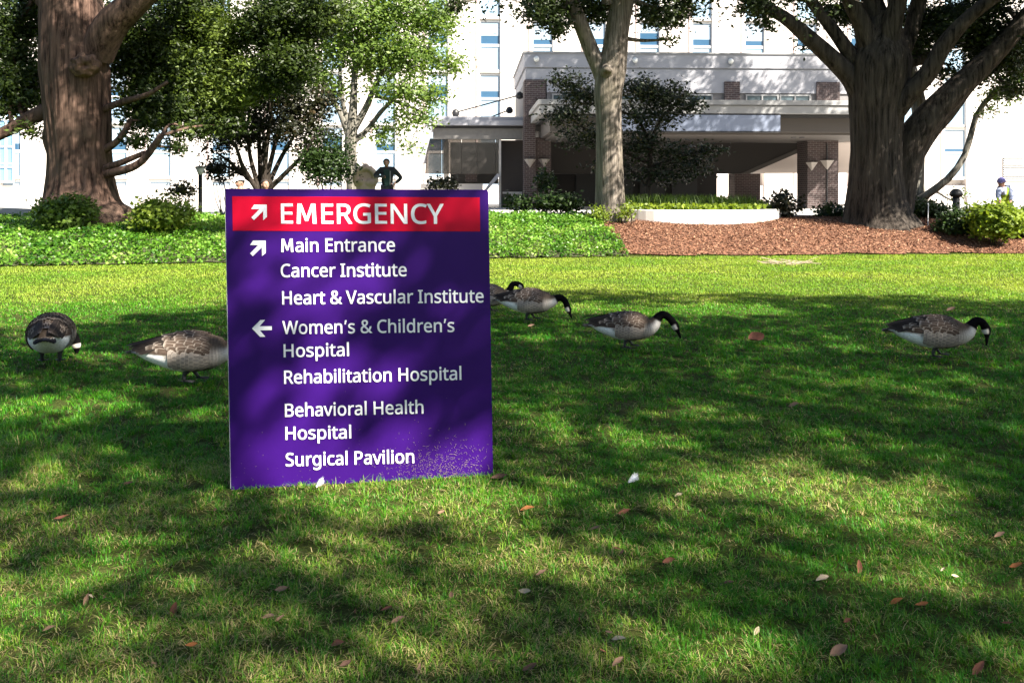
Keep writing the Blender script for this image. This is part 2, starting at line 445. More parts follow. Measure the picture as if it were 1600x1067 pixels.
# (the strip windows sit in front of this dark wall)
up.build('upper_wall', plain('upper_wall', (.20, .19, .19), .8), ent, off=EB)
sw = None
for xa_, xb_ in ((862, 945), (945, 1030), (1030, 1115), (1165, 1218), (1218, 1268)):
    f = MB(); A = e(xa_, 0)[0]+0.02; B = e(xb_, 0)[0]-0.02; z0 = zz(158); z1 = zz(146)
    for q in (A, (A+B)/2-0.03, B-0.06): f.box(q, q+0.06, DE+0.03, DE+0.13, z0, z1)
    f.box(A+0.06, (A+B)/2-.03, DE+0.03, DE+0.13, z1-0.06, z1); f.box((A+B)/2+.03, B-0.06, DE+0.03, DE+0.13, z1-0.06, z1)
    w_ = f.build('strip_window', M_fas2, ent, off=EB)
    g = MB(); g.box(A+0.03, B-0.03, DE+0.09, DE+0.12, z0, z1-0.03); g.build('pane', M_dglass, w_, off=EB)
def column(px0, px1, top, bot, D, depth, zbot=None):
    c = MB(); a_ = e(px0, 0, D)[0]; b_ = e(px1, 0, D)[0]
    c.box(a_, b_, D, D+depth, zbot if zbot is not None else zz(bot, D), zz(top, D))
    return c.build('brick_column', M_brick, ent, off=EB), a_, b_
c1, _, _ = column(819.5, 836.5, 124.5, 335, DE-0.02, 1.2, 0.3)
cc = MB(); cc.box(e(836.5, 0)[0], e(852.5, 0)[0], DE, DE+1.0, zz(154), zz(124.5)); cc.build('brick_pier', M_brick, ent, off=EB)
cc = MB(); cc.box(e(836.6, 0)[0], e(862, 0)[0], DE+0.3, DE+1.2, 0.3, zz(214)); cc.build('brick_pier', M_brick, ent, off=EB)
for a_, b_ in ((1132, 1156), (1276, 1312)):
    cc = MB(); cc.box(e(a_, 0)[0], e(b_, 0)[0], DE-0.02, DE+0.05, zz(158), zz(126)); cc.build('brick_pier', M_brick, ent, off=EB)
c2, ca, cb = column(1262, 1310, 217, 345, DE-0.4, 1.3, 0.3)
c3, _, _ = column(1148, 1188, 271, 345, 48.0, 1.2, 0.4)
c4, _, _ = column(985, 1022, 250, 345, 48.0, 1.2, 0.4)
# projecting lower canopy
DC = 34.5
kx0 = e(841, 0, DC)[0]; kx1 = e(1420, 0, DC)[0]
lc = MB()
lc.box(kx0, kx1, DC, DE-0.05, zz(163, DC)+.012, zz(155, DC)); lc.box(kx0+0.08, kx1, DC+0.07, DE-0.05, zz(176, DC), zz(163, DC)-.012)
lc.build('canopy_fascia', M_fas2, ent, off=EB)
ld = MB(); ld.box(kx0+0.3, kx1, DC+0.35, DE+2, zz(180, DC), zz(176, DC)-0.004); ld.build('shade_strip', M_black, ent, off=EB)  # black strip put where shade falls under the canopy fascia
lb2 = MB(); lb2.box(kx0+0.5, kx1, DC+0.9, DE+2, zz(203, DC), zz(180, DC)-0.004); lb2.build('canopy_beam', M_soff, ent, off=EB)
sg = MB(); sg.box(e(935, 0, DC)[0], e(1220, 0, DC)[0], DC+0.05, DC+0.28, zz(204, DC), zz(178.5, DC)); so_ = sg.build('sign_band', M_signb, ent, off=EB)
sg = MB(); sg.box(e(935, 0, DC)[0], e(1220, 0, DC)[0], DC+0.03, DC+0.28, zz(206, DC), zz(204, DC)-.003); sg.build('sign_trim', M_black, so_, off=EB)
sf = MB(); sf.box(kx0+0.7, kx1, DC+1.2, 41.4, zz(207, DC), zz(203, DC)-0.004); sf.build('soffit', M_soff, ent, off=EB)
dl = MB()
for px, py in ((1240, 0), (1253, 0)): 
    p = e(px, 0, 37.0); dl.lathe((p[0], 37.0, zz(207, DC)-0.03), [(0.10, 0), (0.12, 0.027)], 14)
dl.build('downlight', M_black, ent, off=EB)
# bulkhead with the slanting edge, sloped rear ceiling
bk = MB(); Db = 42.0
poly = [bl(px, py, Db) for px, py in ((855, 222), (1263, 222), (1263, 231), (1166, 271.5), (855, 271.5))]
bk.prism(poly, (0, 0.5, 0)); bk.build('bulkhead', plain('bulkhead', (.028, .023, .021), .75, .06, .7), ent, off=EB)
bt = MB(); poly = [bl(px, py, Db-0.03) for px, py in ((1262, 226), (1262, 233), (1172, 271.5), (1158, 271.5))]
bt.prism(poly, (0, 0.03, 0)); bt.build('edge_trim', M_soff, ent, off=EB)
rc = MB(); q = [bl(1030, 226, 42.6), bl(1420, 222, 42.6), bl(1420, 270, 52), bl(1030, 272, 52)]
rc.prism(q, (0, 0, 0.25)); rc.build('rear_ceiling', plain('rear_ceiling', (.42, .36, .33), .7, .04, .6), ent, off=EB)
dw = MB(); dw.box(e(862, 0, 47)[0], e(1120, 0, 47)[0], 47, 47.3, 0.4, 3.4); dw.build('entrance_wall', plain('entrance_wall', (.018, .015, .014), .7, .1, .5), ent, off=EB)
gd = MB()
for k in range(4):
    a_ = e(900+50*k, 0, 46.9)[0]; gd.box(a_, a_+1.25, 46.9, 46.98, 0.72, 2.7)
gd.build('entrance_glazing', M_black, ent, off=EB)
for px, py in ((838, 93), (992, 95), (1141, 96.5)):
    p = e(px, py); gm = MB()
    gm.lathe((p[0], DE-0.10, p[2]-0.12), [(0.03, 0), (0.085, .03), (.115, .10), (.115, .15), (.085, .21), (.03, .24)], 16); lamp = gm.build('globe_lamp', M_globe, ent, True, off=EB)
    gm = MB(); gm.lathe((p[0], DE-0.10, p[2]-0.20), [(0.05, 0), (0.05, 0.08)], 10); gm.box(p[0]-.02, p[0]+.02, DE-.09, DE+.02, p[2]-.19, p[2]-.15); gm.build('lamp_bracket', M_fas2, lamp, off=EB)
def sconce(px, py, D, s=1.0):
    p = e(px, py, D); m_ = MB(); w = 0.26*s; h = 0.36*s
    m_.raw([(p[0]-w, D-0.02, p[2]), (p[0]+w, D-0.02, p[2]), (p[0]+w*0.5, D-0.34*s, p[2]), (p[0]-w*.5, D-.34*s, p[2]), (p[0], D-0.02, p[2]-h)],
           [(0, 1, 2, 3), (0, 3, 4), (3, 2, 4), (2, 1, 4), (1, 0, 4)])
    m_.build('wall_sconce', M_sconce, ent, off=EB)
sconce(828, 249, DE-0.02); sconce(850, 249, DE+0.3); sconce(1292, 251, DE-0.4, 1.15); sconce(1268, 254, DE-0.4, 1.0)
cr = MB(); p = e(1292, 225, DE-0.42); cr.tube([(p[0], DE-0.43, zz(224)), (p[0], DE-0.43, zz(330))], 0.025, 6); cr.build('conduit', M_black, ent, off=EB)

# ---- left glazed pavilion
pav, PB = bthing('glazed_pavilion', 745, 41.0, 'small flat-roofed glass pavilion with cable stays left of the entrance block', 'building')
DP = 41.0
q = lambda px, py, D=DP: bl(px, py, D)
X = lambda px, D=DP: bl(px, 0, D)[0]
Zp = lambda py, D=DP: CAM_H+(YH-py)/FPX*D
m_ = MB(); m_.box(X(676), X(818.5), DP+.1, DP+5, Zp(187.5), Zp(182)); m_.box(X(663), X(818.5), DP, DP+5, Zp(196), Zp(187.5)-.004); m_.build('roof', M_fas, pav, off=PB)
m_ = MB(); m_.box(X(676), X(818), DP+.3, DP+4.8, Zp(200), Zp(196)-.004); m_.build('shade_strip', M_black, pav, off=PB)  # black strip painting the shaded underside of the roof slab
m_ = MB(); m_.box(X(676), X(817), DP+.35, DP+.8, Zp(217), Zp(200)-.004); m_.build('beam', plain('pav_beam', (.20, .19, .18), .7), pav, off=PB)
m_ = MB(); m_.prism([q(663, 198), q(676, 198), q(662, 254), q(653, 254)], (0, 0.25, 0)); m_.prism([q(668, 198, DP+.6), q(673, 198, DP+.6), q(666, 256, DP+.6), q(661, 256, DP+.6)], (0, .2, 0)); m_.build('side_fin', M_fas, pav, off=PB)
Mfrost, nt, b = new_mat('hanging_glass')
b.inputs['Base Color'].default_value = (.10, .09, .085, 1); b.inputs['Roughness'].default_value = 0.12
tr = N(nt, 'ShaderNodeBsdfTransparent'); mx = N(nt, 'ShaderNodeMixShader'); mx.inputs[0].default_value = 0.45
tr.inputs['Color'].default_value = (.60, .57, .55, 1)
nt.links.new(b.outputs[0], mx.inputs[1]); nt.links.new(tr.outputs[0], mx.inputs[2]); nt.links.new(mx.outputs[0], nt.nodes['Material Output'].inputs['Surface'])
for a_, b_ in ((668, 690), (690.5, 721), (721.5, 745), (745.5, 774), (774.5, 783)):
    m_ = MB(); m_.prism([q(a_, 217.3, DP+.5), q(b_, 217.3, DP+.5), q(b_, 272, DP+.5), q(a_ if a_ > 670 else 664, 272, DP+.5)], (0, 0.03, 0)); m_.build('glass_panel', Mfrost, pav, off=PB)
m_ = MB(); m_.box(X(780), X(783.5), DP+.42, DP+.49, Zp(330), Zp(217)); m_.box(X(692), X(700), DP+1.4, DP+1.6, Zp(330), Zp(219)); m_.build('post', plain('pav_post', (.6, .56, .52), .6), pav, off=PB)
m_ = MB(); m_.box(X(782, DP+1.2), X(818, DP+1.2), DP+1.2, DP+1.4, .5, Zp(217)); m_.build('back_wall', plain('dark_porch', (.055, .045, .042), .7, .1), pav, off=PB)
m_ = MB(); m_.box(X(800), X(817), DP+.6, DP+.9, .5, Zp(300)); m_.box(X(786), X(817), DP+.55, DP+.6, Zp(303), Zp(300)); m_.build('low_wall', M_wall, pav, off=PB)
m_ = MB(); m_.box(X(702), X(781), DP+2.2, DP+2.35, Zp(287), Zp(219)); m_.build('interior_dark_panel', plain('interior_grey', (.07, .065, .062), .6, .1), pav, off=PB)  # dark panel added for the dim interior showing through the glass
m_ = MB(); m_.box(X(727), X(746), DP+1.2, DP+1.6, Zp(284), Zp(270)); m_.build('brick_panel', M_brick, pav, off=PB)
m_ = MB(); m_.prism([q(752, 303), q(757, 303), q(782, 274), q(777, 271)], (0, .3, 0)); m_.build('stair_stringer', M_fas, pav, off=PB)
m_ = MB(); m_.box(X(655), X(755), DP+1.0, DP+1.3, .5, Zp(287)); m_.build('parapet', M_wall, pav, off=PB)
m_ = MB()
for a_, b_, D1, D2 in (((712, 176), (812, 149), DP+1.5, DP+.8), ((768, 183), (796, 172), DP+3, DP+2.6)):
    P0 = q(*a_, D1); P1 = q(*b_, D2); m_.tube([P0, P1], 0.032, 6)
    for P in ((P0, P1) if a_[0] < 740 else (P1,)):
        m_.lathe((P[0], P[1], P[2]-.17), [(.06, 0), (.15, .05), (.17, .16), (.12, .27), (.03, .32)], 12)
    if a_[0] < 740: m_.box(P0[0]-.13, P0[0]+.13, D1-.1, D1+.1, Zp(182), P0[2]-.1)
m_.build('cable_stay', M_black, pav, off=PB)
lw_, LB = bthing('concrete_wall', 10, 27.0, 'low plain concrete wall left of the broad brown trunk', 'wall')
m_ = MB(); m_.prism([bl(-70, 322, 27), bl(61, 327.5, 27), bl(61, 352, 27), bl(-70, 352, 27)], (0, .35, 0)); m_.build('wall_panel', plain('concrete', (.36, .36, .35), .85, .07, 2, .2), lw_, off=LB)
# ------------------------------------------------------------------ foliage
def leaf_mesh(name, pts, L, mat, rng, aspect=0.5, lv=None, droop=0.0, nrm=None):
    n = len(pts)
    d = rng.normal(size=(n, 3)); d[:, 2] = d[:, 2]*0.6-droop; d /= np.linalg.norm(d, axis=1)[:, None]
    u = rng.normal(size=(n, 3))
    if nrm is None: u[:, 2] += 1.1
    else: u = u*.42+nrm; u[:, 2] += .45
    s = np.cross(d, u); s /= np.linalg.norm(s, axis=1)[:, None]+1e-9
    nn = np.cross(s, d)
    l = (L*rng.uniform(0.65, 1.35, n))[:, None]
    w = l*aspect*0.5
    a = pts-d*l*0.5; c = pts+d*l*0.5
    m0 = pts-d*l*0.08-nn*l*0.06
    V = np.stack([a, m0+s*w, c, m0-s*w], 1).reshape(-1, 3)
    b = np.arange(n)*4
    F = np.concatenate([np.stack([b, b+1, b+2], 1), np.stack([b, b+2, b+3], 1)])
    if lv is None: lv = rng.random(n)
    return np_mesh(name, V, F, mat, attrs={'lv': np.repeat(lv, 4)})

def clump_points(rng, clumps, per_twig=16, sig=0.16, flat=0.6):
    """clumps: (px, py, rx, ry, Z, dz, n leaves). Leaves gather on twigs spread through each ellipsoid."""
    P = []; LV = []; TW = []; NR = []
    for px, py, rx, ry, Z, dz, n, *sun_bias in clumps:
        c = W(px, py, Z); r = np.array([rx/FPX*Z, dz, ry/FPX*Z])
        k = max(3, int(n/per_twig))
        v = rng.normal(size=(k, 3)); v /= np.linalg.norm(v, axis=1)[:, None]
        v *= rng.uniform(0.05, 1.0, k)[:, None]**0.42
        v *= (0.82+0.4*rng.random(k))[:, None]
        t = c+v*r; tone = np.clip(rng.normal(0.45+(sun_bias[0] if sun_bias else 0), 0.2, k), 0, 1)  # optional lift paints sunlight into the leaf tone of chosen clumps
        m = rng.poisson(per_twig, k)
        idx = np.repeat(np.arange(k), m)
        g = rng.normal(size=(len(idx), 3))*np.array([sig, sig, sig*flat])
        P.append(t[idx]+g); LV.append(np.clip(tone[idx]+rng.normal(0, .10, len(idx)), 0, 1)); TW.append((c, t))
        o_ = (t-c)/r; o_ = o_[idx]+g/np.array([sig, sig, sig*flat])*.28; NR.append(o_/(np.linalg.norm(o_, axis=1)[:, None]+1e-6))
    return np.concatenate(P), np.concatenate(LV), TW, np.concatenate(NR)

def bark_tube(pts, n=16, m=24, amp=0.06, freq=3.0, seed=0.0, flare=0.0, lobes=6, zscale=0.35):
    """pts: rows (x,y,z,r). A limb with fluted, uneven bark."""
    Q = spline(pts, m); P = Q[:, :3]; R = np.maximum(Q[:, 3], 0.004)
    T, A, B = frames(P); V = []
    for i in range(m):
        for k in range(n):
            a = 2*math.pi*k/n
            d = math.cos(a)*A[i]+math.sin(a)*B[i]
            p = P[i]+d*R[i]
            f = mnoise.noise(Vector((d[0]*freq*.6+seed, d[1]*freq*.6, p[2]*zscale+seed)))*0.6
            f += (0.45-2*abs(mnoise.noise(Vector((d[0]*freq*1.5+seed, d[1]*freq*1.5, p[2]*zscale*1.3)))))*0.42
            f += (0.45-2*abs(mnoise.noise(Vector((d[0]*freq*3.2+seed, d[1]*freq*3.2, p[2]*zscale*2.2)))))*0.26
            f += mnoise.noise(Vector((p[0]*3, p[1]*3, p[2]*2.2)))*0.22
            ext = 0.0
            if flare > 0:
                h = (p[2]-P[0][2])
                ext = flare*math.exp(-h/0.35)*max(0, math.cos(a*lobes+seed*3+0.6*math.sin(2*a)))
            V.append(P[i]+d*R[i]*(1+amp*f*1.6+ext))
    F = []
    for i in range(m-1):
        for k in range(n):
            k2 = (k+1) % n; F.append((i*n+k, i*n+k2, (i+1)*n+k2, (i+1)*n+k))
    F.append(tuple((m-1)*n+k for k in range(n)))
    return V, F

def limb(rows, Z):                                # rows (px, py, r_px[, dZ]) -> (x,y,z,r)
    out = []
    for r in rows:
        z_ = Z+(r[3] if len(r) > 3 else 0); p = W(r[0], r[1], z_); out.append([*p, r[2]/FPX*z_])
    return out

def sun_up(pts, t0, t1, rng):                     # leaf clusters added up the sun ray to shade these points
    return pts+SUN[None, :]*rng.uniform(t0, t1, len(pts))[:, None]
def box_px(rng, n, x0, x1, y0, y1, Z, dz):
    px = rng.uniform(x0, x1, n); py = rng.uniform(y0, y1, n); z_ = Z+rng.uniform(-dz, dz, n)
    return np.stack([(px-800)/FPX*z_, z_, CAM_H+(YH-py)/FPX*z_], 1)
def patchy(P, cover, sc=1.3, seed=0.0):           # keep patches of points
    f = np.array([mnoise.noise(Vector(p*sc)+Vector((seed, seed*2, 0))) for p in P]); return P[f < np.quantile(f, cover)]
def build_tree(name, Z, px, label, trunk, limbs, clumps, bark, leafm, L, rng, amp=.07, freq=3.0, group=None, per_twig=16, sig=0.16, aspect=.5, droop=0.2, twigs=6, m=70, n=56, flare=0.25, lobes=6, extra=(), cat='tree', crown=True, dens=1.0, shade=None, shade_n=14, shade_br=16):
    base = G(px, Z)
    t = thing(name, base, label, cat, group)
    mb = MB(); skel = []
    rows = limb(trunk, Z) if trunk else None
    if rows: 
        mb.raw(*bark_tube(rows, n, m, amp, freq, rng.random()*9, flare, lobes)); skel.append(spline(rows, 30))
    for lm in limbs:
        rw = limb(lm, Z); big = max(r[3] for r in rw)
        mb.raw(*bark_tube(rw, 22 if big > .12 else 8, 26 if big > .12 else 14, amp*(1.0 if big > .1 else .6), freq, rng.random()*9)); skel.append(spline(rw, 18))
    sk = np.concatenate(skel)
    clumps = [(*c_[:6], int(c_[6]*dens), *c_[7:]) for c_ in clumps]
    P, LV, TW, NR = clump_points(rng, clumps, per_twig, sig)
    if shade is not None:  # out-of-view leaf clusters added to the crown to cast shade
        sc = shade; m_ = rng.poisson(shade_n, len(sc)); ix = np.repeat(np.arange(len(sc)), m_)
        q3 = rng.normal(size=(len(ix), 3)); NR = np.concatenate([NR, q3/np.linalg.norm(q3, axis=1)[:, None]]); P = np.concatenate([P, sc[ix]+q3*.17]); LV = np.concatenate([LV, np.clip(rng.normal(.45, .22, len(ix)), 0, 1)])
        for q in sc[rng.permutation(len(sc))[:shade_br]]: TW.append((q, q[None, :]+rng.normal(size=(5, 3))*.5))
    for c, tw in TW:                               # branches into every clump
        i = np.argmin(np.linalg.norm(sk[:, :3]-c, axis=1)); a = sk[i, :3]; r0 = min(sk[i, 3]*0.6, 0.07)
        mid = (a+c)/2+rng.normal(size=3)*np.linalg.norm(c-a)*0.10
        mb.raw(*tube_geo(spline(np.array([[*a], [*mid], [*c]]), 8), np.linspace(r0, max(r0*.35, .008), 8), 6))
        for q in tw[rng.permutation(len(tw))[:twigs]]:
            md = (c+q)/2+rng.normal(size=3)*0.08
            mb.raw(*tube_geo(spline(np.array([c, md, q]), 5), np.linspace(max(r0*.3, .008), .004, 5), 4))
    mb.build('trunk', bark, t, smooth=True, off=base)
    if crown:
        add('crown', leaf_mesh('crown', P-base, L, leafm, rng, aspect, LV, droop, NR), t)
    for e_ in extra: e_(t, base)
    return t

B_red = bark_mat('bark_reddish', (.016, .0085, .006), (.190, .118, .088), 11.0, (.11, .075, .055))
B_pale = bark_mat('bark_pale', (.055, .045, .035), (.31, .265, .225), 15.0, (.17, .15, .11))
B_dark = bark_mat('bark_dark', (.008, .0065, .0055), (.098, .080, .065), 11.0, (.056, .048, .040))
B_grey = bark_mat('bark_grey', (.06, .055, .045), (.30, .28, .24), 12.0)
B_thin = bark_mat('bark_thin', (.025, .02, .016), (.07, .055, .045), 30.0)
L_cedar = leaf_mat('leaf_cedar', (.008, .019, .004), (.046, .072, .010), .36, (.13, .18, .03))  # palest tone serves the clumps painted as sunlit
L_lime = leaf_mat('leaf_lime', (.030, .075, .012), (.19, .275, .055), .42)
L_dark = leaf_mat('leaf_dark', (.007, .010, .004), (.024, .026, .008), .22, (.06, .04, .018))
L_oak = leaf_mat('leaf_oak', (.010, .020, .005), (.034, .052, .010), .28)
L_dog = leaf_mat('leaf_dogwood', (.007, .013, .005), (.022, .033, .009), .22, (.07, .06, .02))
L_shrub = leaf_mat('leaf_shrub', (.04, .08, .012), (.13, .20, .03), .35)
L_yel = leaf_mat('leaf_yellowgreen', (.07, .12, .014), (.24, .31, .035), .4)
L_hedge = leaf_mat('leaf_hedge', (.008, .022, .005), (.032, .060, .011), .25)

rng = np.random.default_rng(11)
# broad reddish trunk on the left
def burl(t, base):
    c = W(133, 103, 21.28); V = []; F = []; nu, nv = 40, 28
    for i in range(nu):
        for j in range(nv):
            a = 2*math.pi*i/nu; b_ = math.pi*j/(nv-1)
            d = np.array([math.sin(b_)*math.cos(a), math.sin(b_)*math.sin(a), math.cos(b_)])
            r = 1+0.22*mnoise.noise(Vector(d*2.3))+0.10*mnoise.noise(Vector(d*6))
            hol = math.exp(-((d[0]-0.35)**2+(d[2]+0.1)**2)/0.05)*(0.75 if d[1] < 0 else 0)
            hol += math.exp(-((d[0]+0.45)**2+(d[2]-0.15)**2)/0.03)*(0.3 if d[1] < 0 else 0)
            r *= 1-hol
            V.append(c-base+d*r*np.array([0.33, 0.26, 0.26]))
    for i in range(nu):
        for j in range(nv-1):
            i2 = (i+1) % nu; F.append((i*nv+j, i*nv+j+1, i2*nv+j+1, i2*nv+j))
    add('burl', np_mesh('burl', V, F, bark_mat('bark_burl', (.03, .018, .012), (.20, .125, .085), 7.0, (.15, .09, .06), bump=.8), True), t)
zz_ = lambda l: [(*c[:4], 22+c[4], *c[5:]) for c in l]
build_tree('cedar_tree', 22.0, 128, 'broad reddish-barked tree with a round burl on its trunk and dense dark crown', 
    [(134,372,86),(131,345,74),(128,325,60),(127,300,51),(125,250,46),(121,180,48),(116,100,50),(112,40,47),(108,-20,44),(104,-130,38),(96,-260,28)],
    [[(150,85,26,-.2),(172,42,25,-.4),(206,8,22,-.6),(262,-40,18,-.8),(340,-110,12,-1)],
     [(95,168,12),(62,178,12),(30,195,10),(0,210,9),(-60,236,7)],
     [(85,190,9,-.1),(74,212,8,-.2),(79,240,6,-.2),(84,262,4,-.1)],
     [(165,272,7,-.2),(200,264,6.5,-.5),(222,252,6,-.6),(238,232,5.5,-.7),(252,212,5,-.8)],
     [(165,262,5.5,-.2),(190,254,5,-.4),(226,239,4,-.6)],
     [(163,234,6,-.1),(182,222,5.5,-.3),(197,202,4.5,-.4),(203,188,3.5,-.4)],
     [(160,172,6,-.1),(190,160,5,-.4),(230,148,4,-.9),(262,128,2.5,-1)],
     [(100,30,18,.4),(60,-10,14,.8),(10,-60,10,1)],
     [(150,20,14,.6),(220,60,8,1.2),(300,80,5,1.6),(390,60,3,2)]],
    zz_([(8,62,38,48,1.0,.8,2600),(30,128,38,26,.6,.6,1300),(60,158,28,12,.4,.4,380),(40,20,50,50,1.2,.8,2600),(12,168,22,12,.3,.3,200),(48,205,16,14,-.1,.25,150),
         (205,95,45,62,1.2,.7,3400),(255,55,60,50,1.4,.9,3800),(300,110,62,40,1.2,.8,3800),(265,150,62,34,.8,.7,3000),(232,190,30,16,.2,.4,500),(215,218,18,12,-.2,.3,240),
         (330,165,52,30,1.0,.7,2300,.40),(345,95,46,46,1.4,.8,2600,.55),(300,12,60,30,1.4,.9,2600),(335,50,34,34,1.0,.7,1300,.55),(415,40,55,50,1.0,.9,3400),(465,30,55,50,.6,.9,3400),(455,95,45,36,.2,.7,1800),(510,20,38,30,.3,.7,1300),(300,205,26,12,.1,.4,300),(280,232,14,16,-.2,.25,160),
         (370,145,35,22,.8,.6,1000,.5),(250,172,72,30,.6,.7,2200),(340,196,48,18,.7,.6,900),(38,112,46,46,.9,.7,2000),(18,158,34,26,.7,.5,800),(430,120,60,34,.6,.7,1900),(300,60,60,40,1.6,.8,1600),(150,40,30,60,1.6,.6,900),(390,120,34,34,.7,.6,1100,.5),(300,110,40,40,.7,.5,1200,.45)]),
    B_red, L_cedar, .11, rng, dens=2.0, shade=sun_up(np.concatenate([patchy(box_px(rng, 1500, 50, 240, -60, 330, 21.6, .6), .58, .8), patchy(box_px(rng, 900, -20, 350, 333, 366, 20.8, .5), .80, 1.0, 3)]), 9, 13, rng), shade_n=14, amp=.060, freq=4.2, per_twig=22, sig=.14, aspect=.45, droop=.35, m=170, n=110, flare=.20, lobes=7, extra=(burl,))

# pale-stemmed light green tree
zc_ = lambda l, Z: [(*c[:4], Z+c[4], *c[5:]) for c in l]
build_tree('lime_tree', 29.0, 549, 'light green leafy tree with pale forking stems behind the sign', 
    [(550,320,10),(550,280,9),(548,240,9),(549,208,9.5),(552,170,6.5),(554,120,5),(558,60,4)],
    [[(547,215,7),(533,180,4.5),(518,150,3.5),(503,120,2.5)],[(551,205,6),(572,168,5),(586,135,4),(606,95,3)],[(550,222,6),(572,205,4),(598,172,3.5),(632,140,2.5)],
     [(546,200,5),(538,170,3.5),(533,140,3),(530,100,2)],[(586,150,3.5),(622,160,2.5),(658,175,2)],[(606,95,3),(650,80,2.2),(698,100,1.5)]],
    zc_([(560,40,62,46,0,1.4,2700),(628,20,62,40,.3,1.3,2300),(640,82,58,40,0,1.2,2000),(702,100,24,17,0,.5,380),(585,92,60,30,.2,1.2,1700),(625,140,48,20,-.3,.9,800),(522,60,50,60,.4,1.2,1500),(500,120,30,30,.4,.8,500),(648,182,34,22,0,.8,520),(600,210,26,20,.2,.6,300),(686,30,34,36,0,.9,1000),(672,145,24,22,0,.6,380),(560,-40,150,40,0,1.5,2400),(640,228,14,12,0,.4,110),(530,140,26,16,.3,.6,250)], 29.0),
    B_grey, L_lime, .13, rng, dens=1.65, amp=.05, per_twig=14, sig=.22, n=14, m=30, flare=0, aspect=.5)

# dark many-stemmed small tree
st = []
for k, (tx, ty, mx, my) in enumerate([(352,205,380,262),(372,180,392,250),(395,160,405,230),(420,150,418,220),(445,165,430,225),(470,180,440,245),(490,215,455,262),(340,240,375,270),(405,190,412,240)]):
    st.append([(412+(k-4)*2.0,300,4.5),(mx,my,3.4,(k % 3-1)*.3),((mx+tx)/2+4,(my+ty)/2,2.6,(k % 3-1)*.5),(tx,ty,1.6,(k % 3-1)*.7)])
build_tree('maple_tree', 25.5, 412, 'small dark many-stemmed tree with a rounded dusky crown behind the sign',
    None, st, zc_([(362,182,46,32,0,.8,1700),(412,152,56,34,0,.9,2500),(468,165,48,38,0,.8,2000),(440,198,58,24,-.2,.8,1700),(346,222,34,20,0,.6,650),(388,214,34,16,.2,.6,700),(498,205,28,30,.1,.6,850),(430,122,46,20,.2,.7,1000),(478,232,26,14,0,.5,300),(332,256,24,12,0,.4,240),(505,160,20,28,0,.5,500)], 25.5),
    B_thin, L_dark, .11, rng, dens=1.15, amp=.03, per_twig=14, sig=.15, droop=.3, flare=0)

# centre tree
def knot(t, base):
    m_ = MB(); c = W(949, 112, 23.62)-base
    m_.tube([c+np.array([0, .10, .02]), c+np.array([0, 0, 0]), c+np.array([.0, -.08, -.02]), c+np.array([0, -.06, -.03])], [.19, .16, .11, .04], 18)
    m_.build('knot', B_pale, t, smooth=True)
build_tree('forked_tree', 24.0, 953, 'pale straight trunk forking high up beside the brown mulch bed',
    [(957,372,44),(957,352,36),(954,335,26),(953,300,22.5),(952,240,20.5),(951,180,20),(950,145,22),(955,112,23),(960,85,20),(965,45,18),(973,0,18),(984,-60,16),(990,-150,12)],
    [[(948,140,14),(938,112,12.5),(924,80,12),(908,40,11.5),(892,0,11),(872,-60,9),(850,-140,6)],[(950,10,10),(945,-20,9),(935,-80,7)],[(985,-60,9),(1040,-90,6),(1090,-130,4)]],
    zc_([(846,14,30,26,-.3,.6,900),(872,38,20,22,-.3,.4,420),(905,12,36,22,.3,.6,800),(935,22,20,22,.3,.4,350),(1022,20,26,26,0,.5,600),(1052,24,24,24,0,.5,420),(1072,8,24,22,0,.5,380),(1046,62,9,8,0,.2,40),(990,-30,90,24,0,1.2,1500),(830,-25,60,25,0,1,900),(1100,-20,40,20,0,.6,500),(715,6,26,12,0,.5,180)], 24.0),
    B_pale, L_oak, .115, rng, dens=1.8, shade=sun_up(np.concatenate([patchy(box_px(rng, 700, 860, 1000, -60, 105, 23.8, .4), .75, 1.5), patchy(box_px(rng, 420, 910, 990, 105, 330, 23.8, .3), .30, 1.6, 4.0), box_px(rng, 520, 555, 645, 205, 300, 25.2, .6), box_px(rng, 700, 850, 1115, 110, 290, 28.0, .5)]), 6, 10, rng), shade_n=12, shade_br=26, amp=.045, freq=4.0, per_twig=14, sig=.14, droop=.5, m=150, n=72, flare=.30, lobes=5, extra=(knot,))

# dark small tree behind the centre trunk
build_tree('dogwood_tree', 28.0, 1010, 'dark layered small tree half hidden behind the pale forked trunk',
    [(1012,335,5),(1013,300,4.5),(1015,262,4.2),(1016,225,3.5)],
    [[(1016,228,3),(1000,190,2.4),(985,160,1.8)],[(1016,225,3),(1030,190,2.4),(1052,165,1.6)],[(1015,255,3),(980,240,2.4),(930,212,2),(890,185,1.4)],[(1015,262,3),(1050,250,2.2),(1105,232,1.4)],[(985,180,2),(935,160,2),(885,132,1.4)],[(1012,290,2.6),(980,262,2),(955,250,1.5)]],
    zc_([(884,128,30,15,0,.5,420),(912,152,38,18,0,.6,700),(888,180,40,18,0,.6,650),(915,212,46,20,0,.7,800),(1000,140,36,22,0,.6,850),(1042,152,44,20,0,.6,900),(1078,166,26,10,0,.4,260),(1015,182,50,22,0,.7,1000),(1000,222,48,22,0,.7,900),(1062,240,46,18,0,.6,650),(1030,270,52,18,0,.6,650),(1108,234,22,9,0,.3,150),(960,260,30,16,0,.5,350),(1085,262,28,14,0,.4,250)], 28.0),
    B_thin, L_dog, .12, rng, dens=1.45, amp=.03, per_twig=12, sig=.17, droop=.15, flare=0, n=12, m=20)

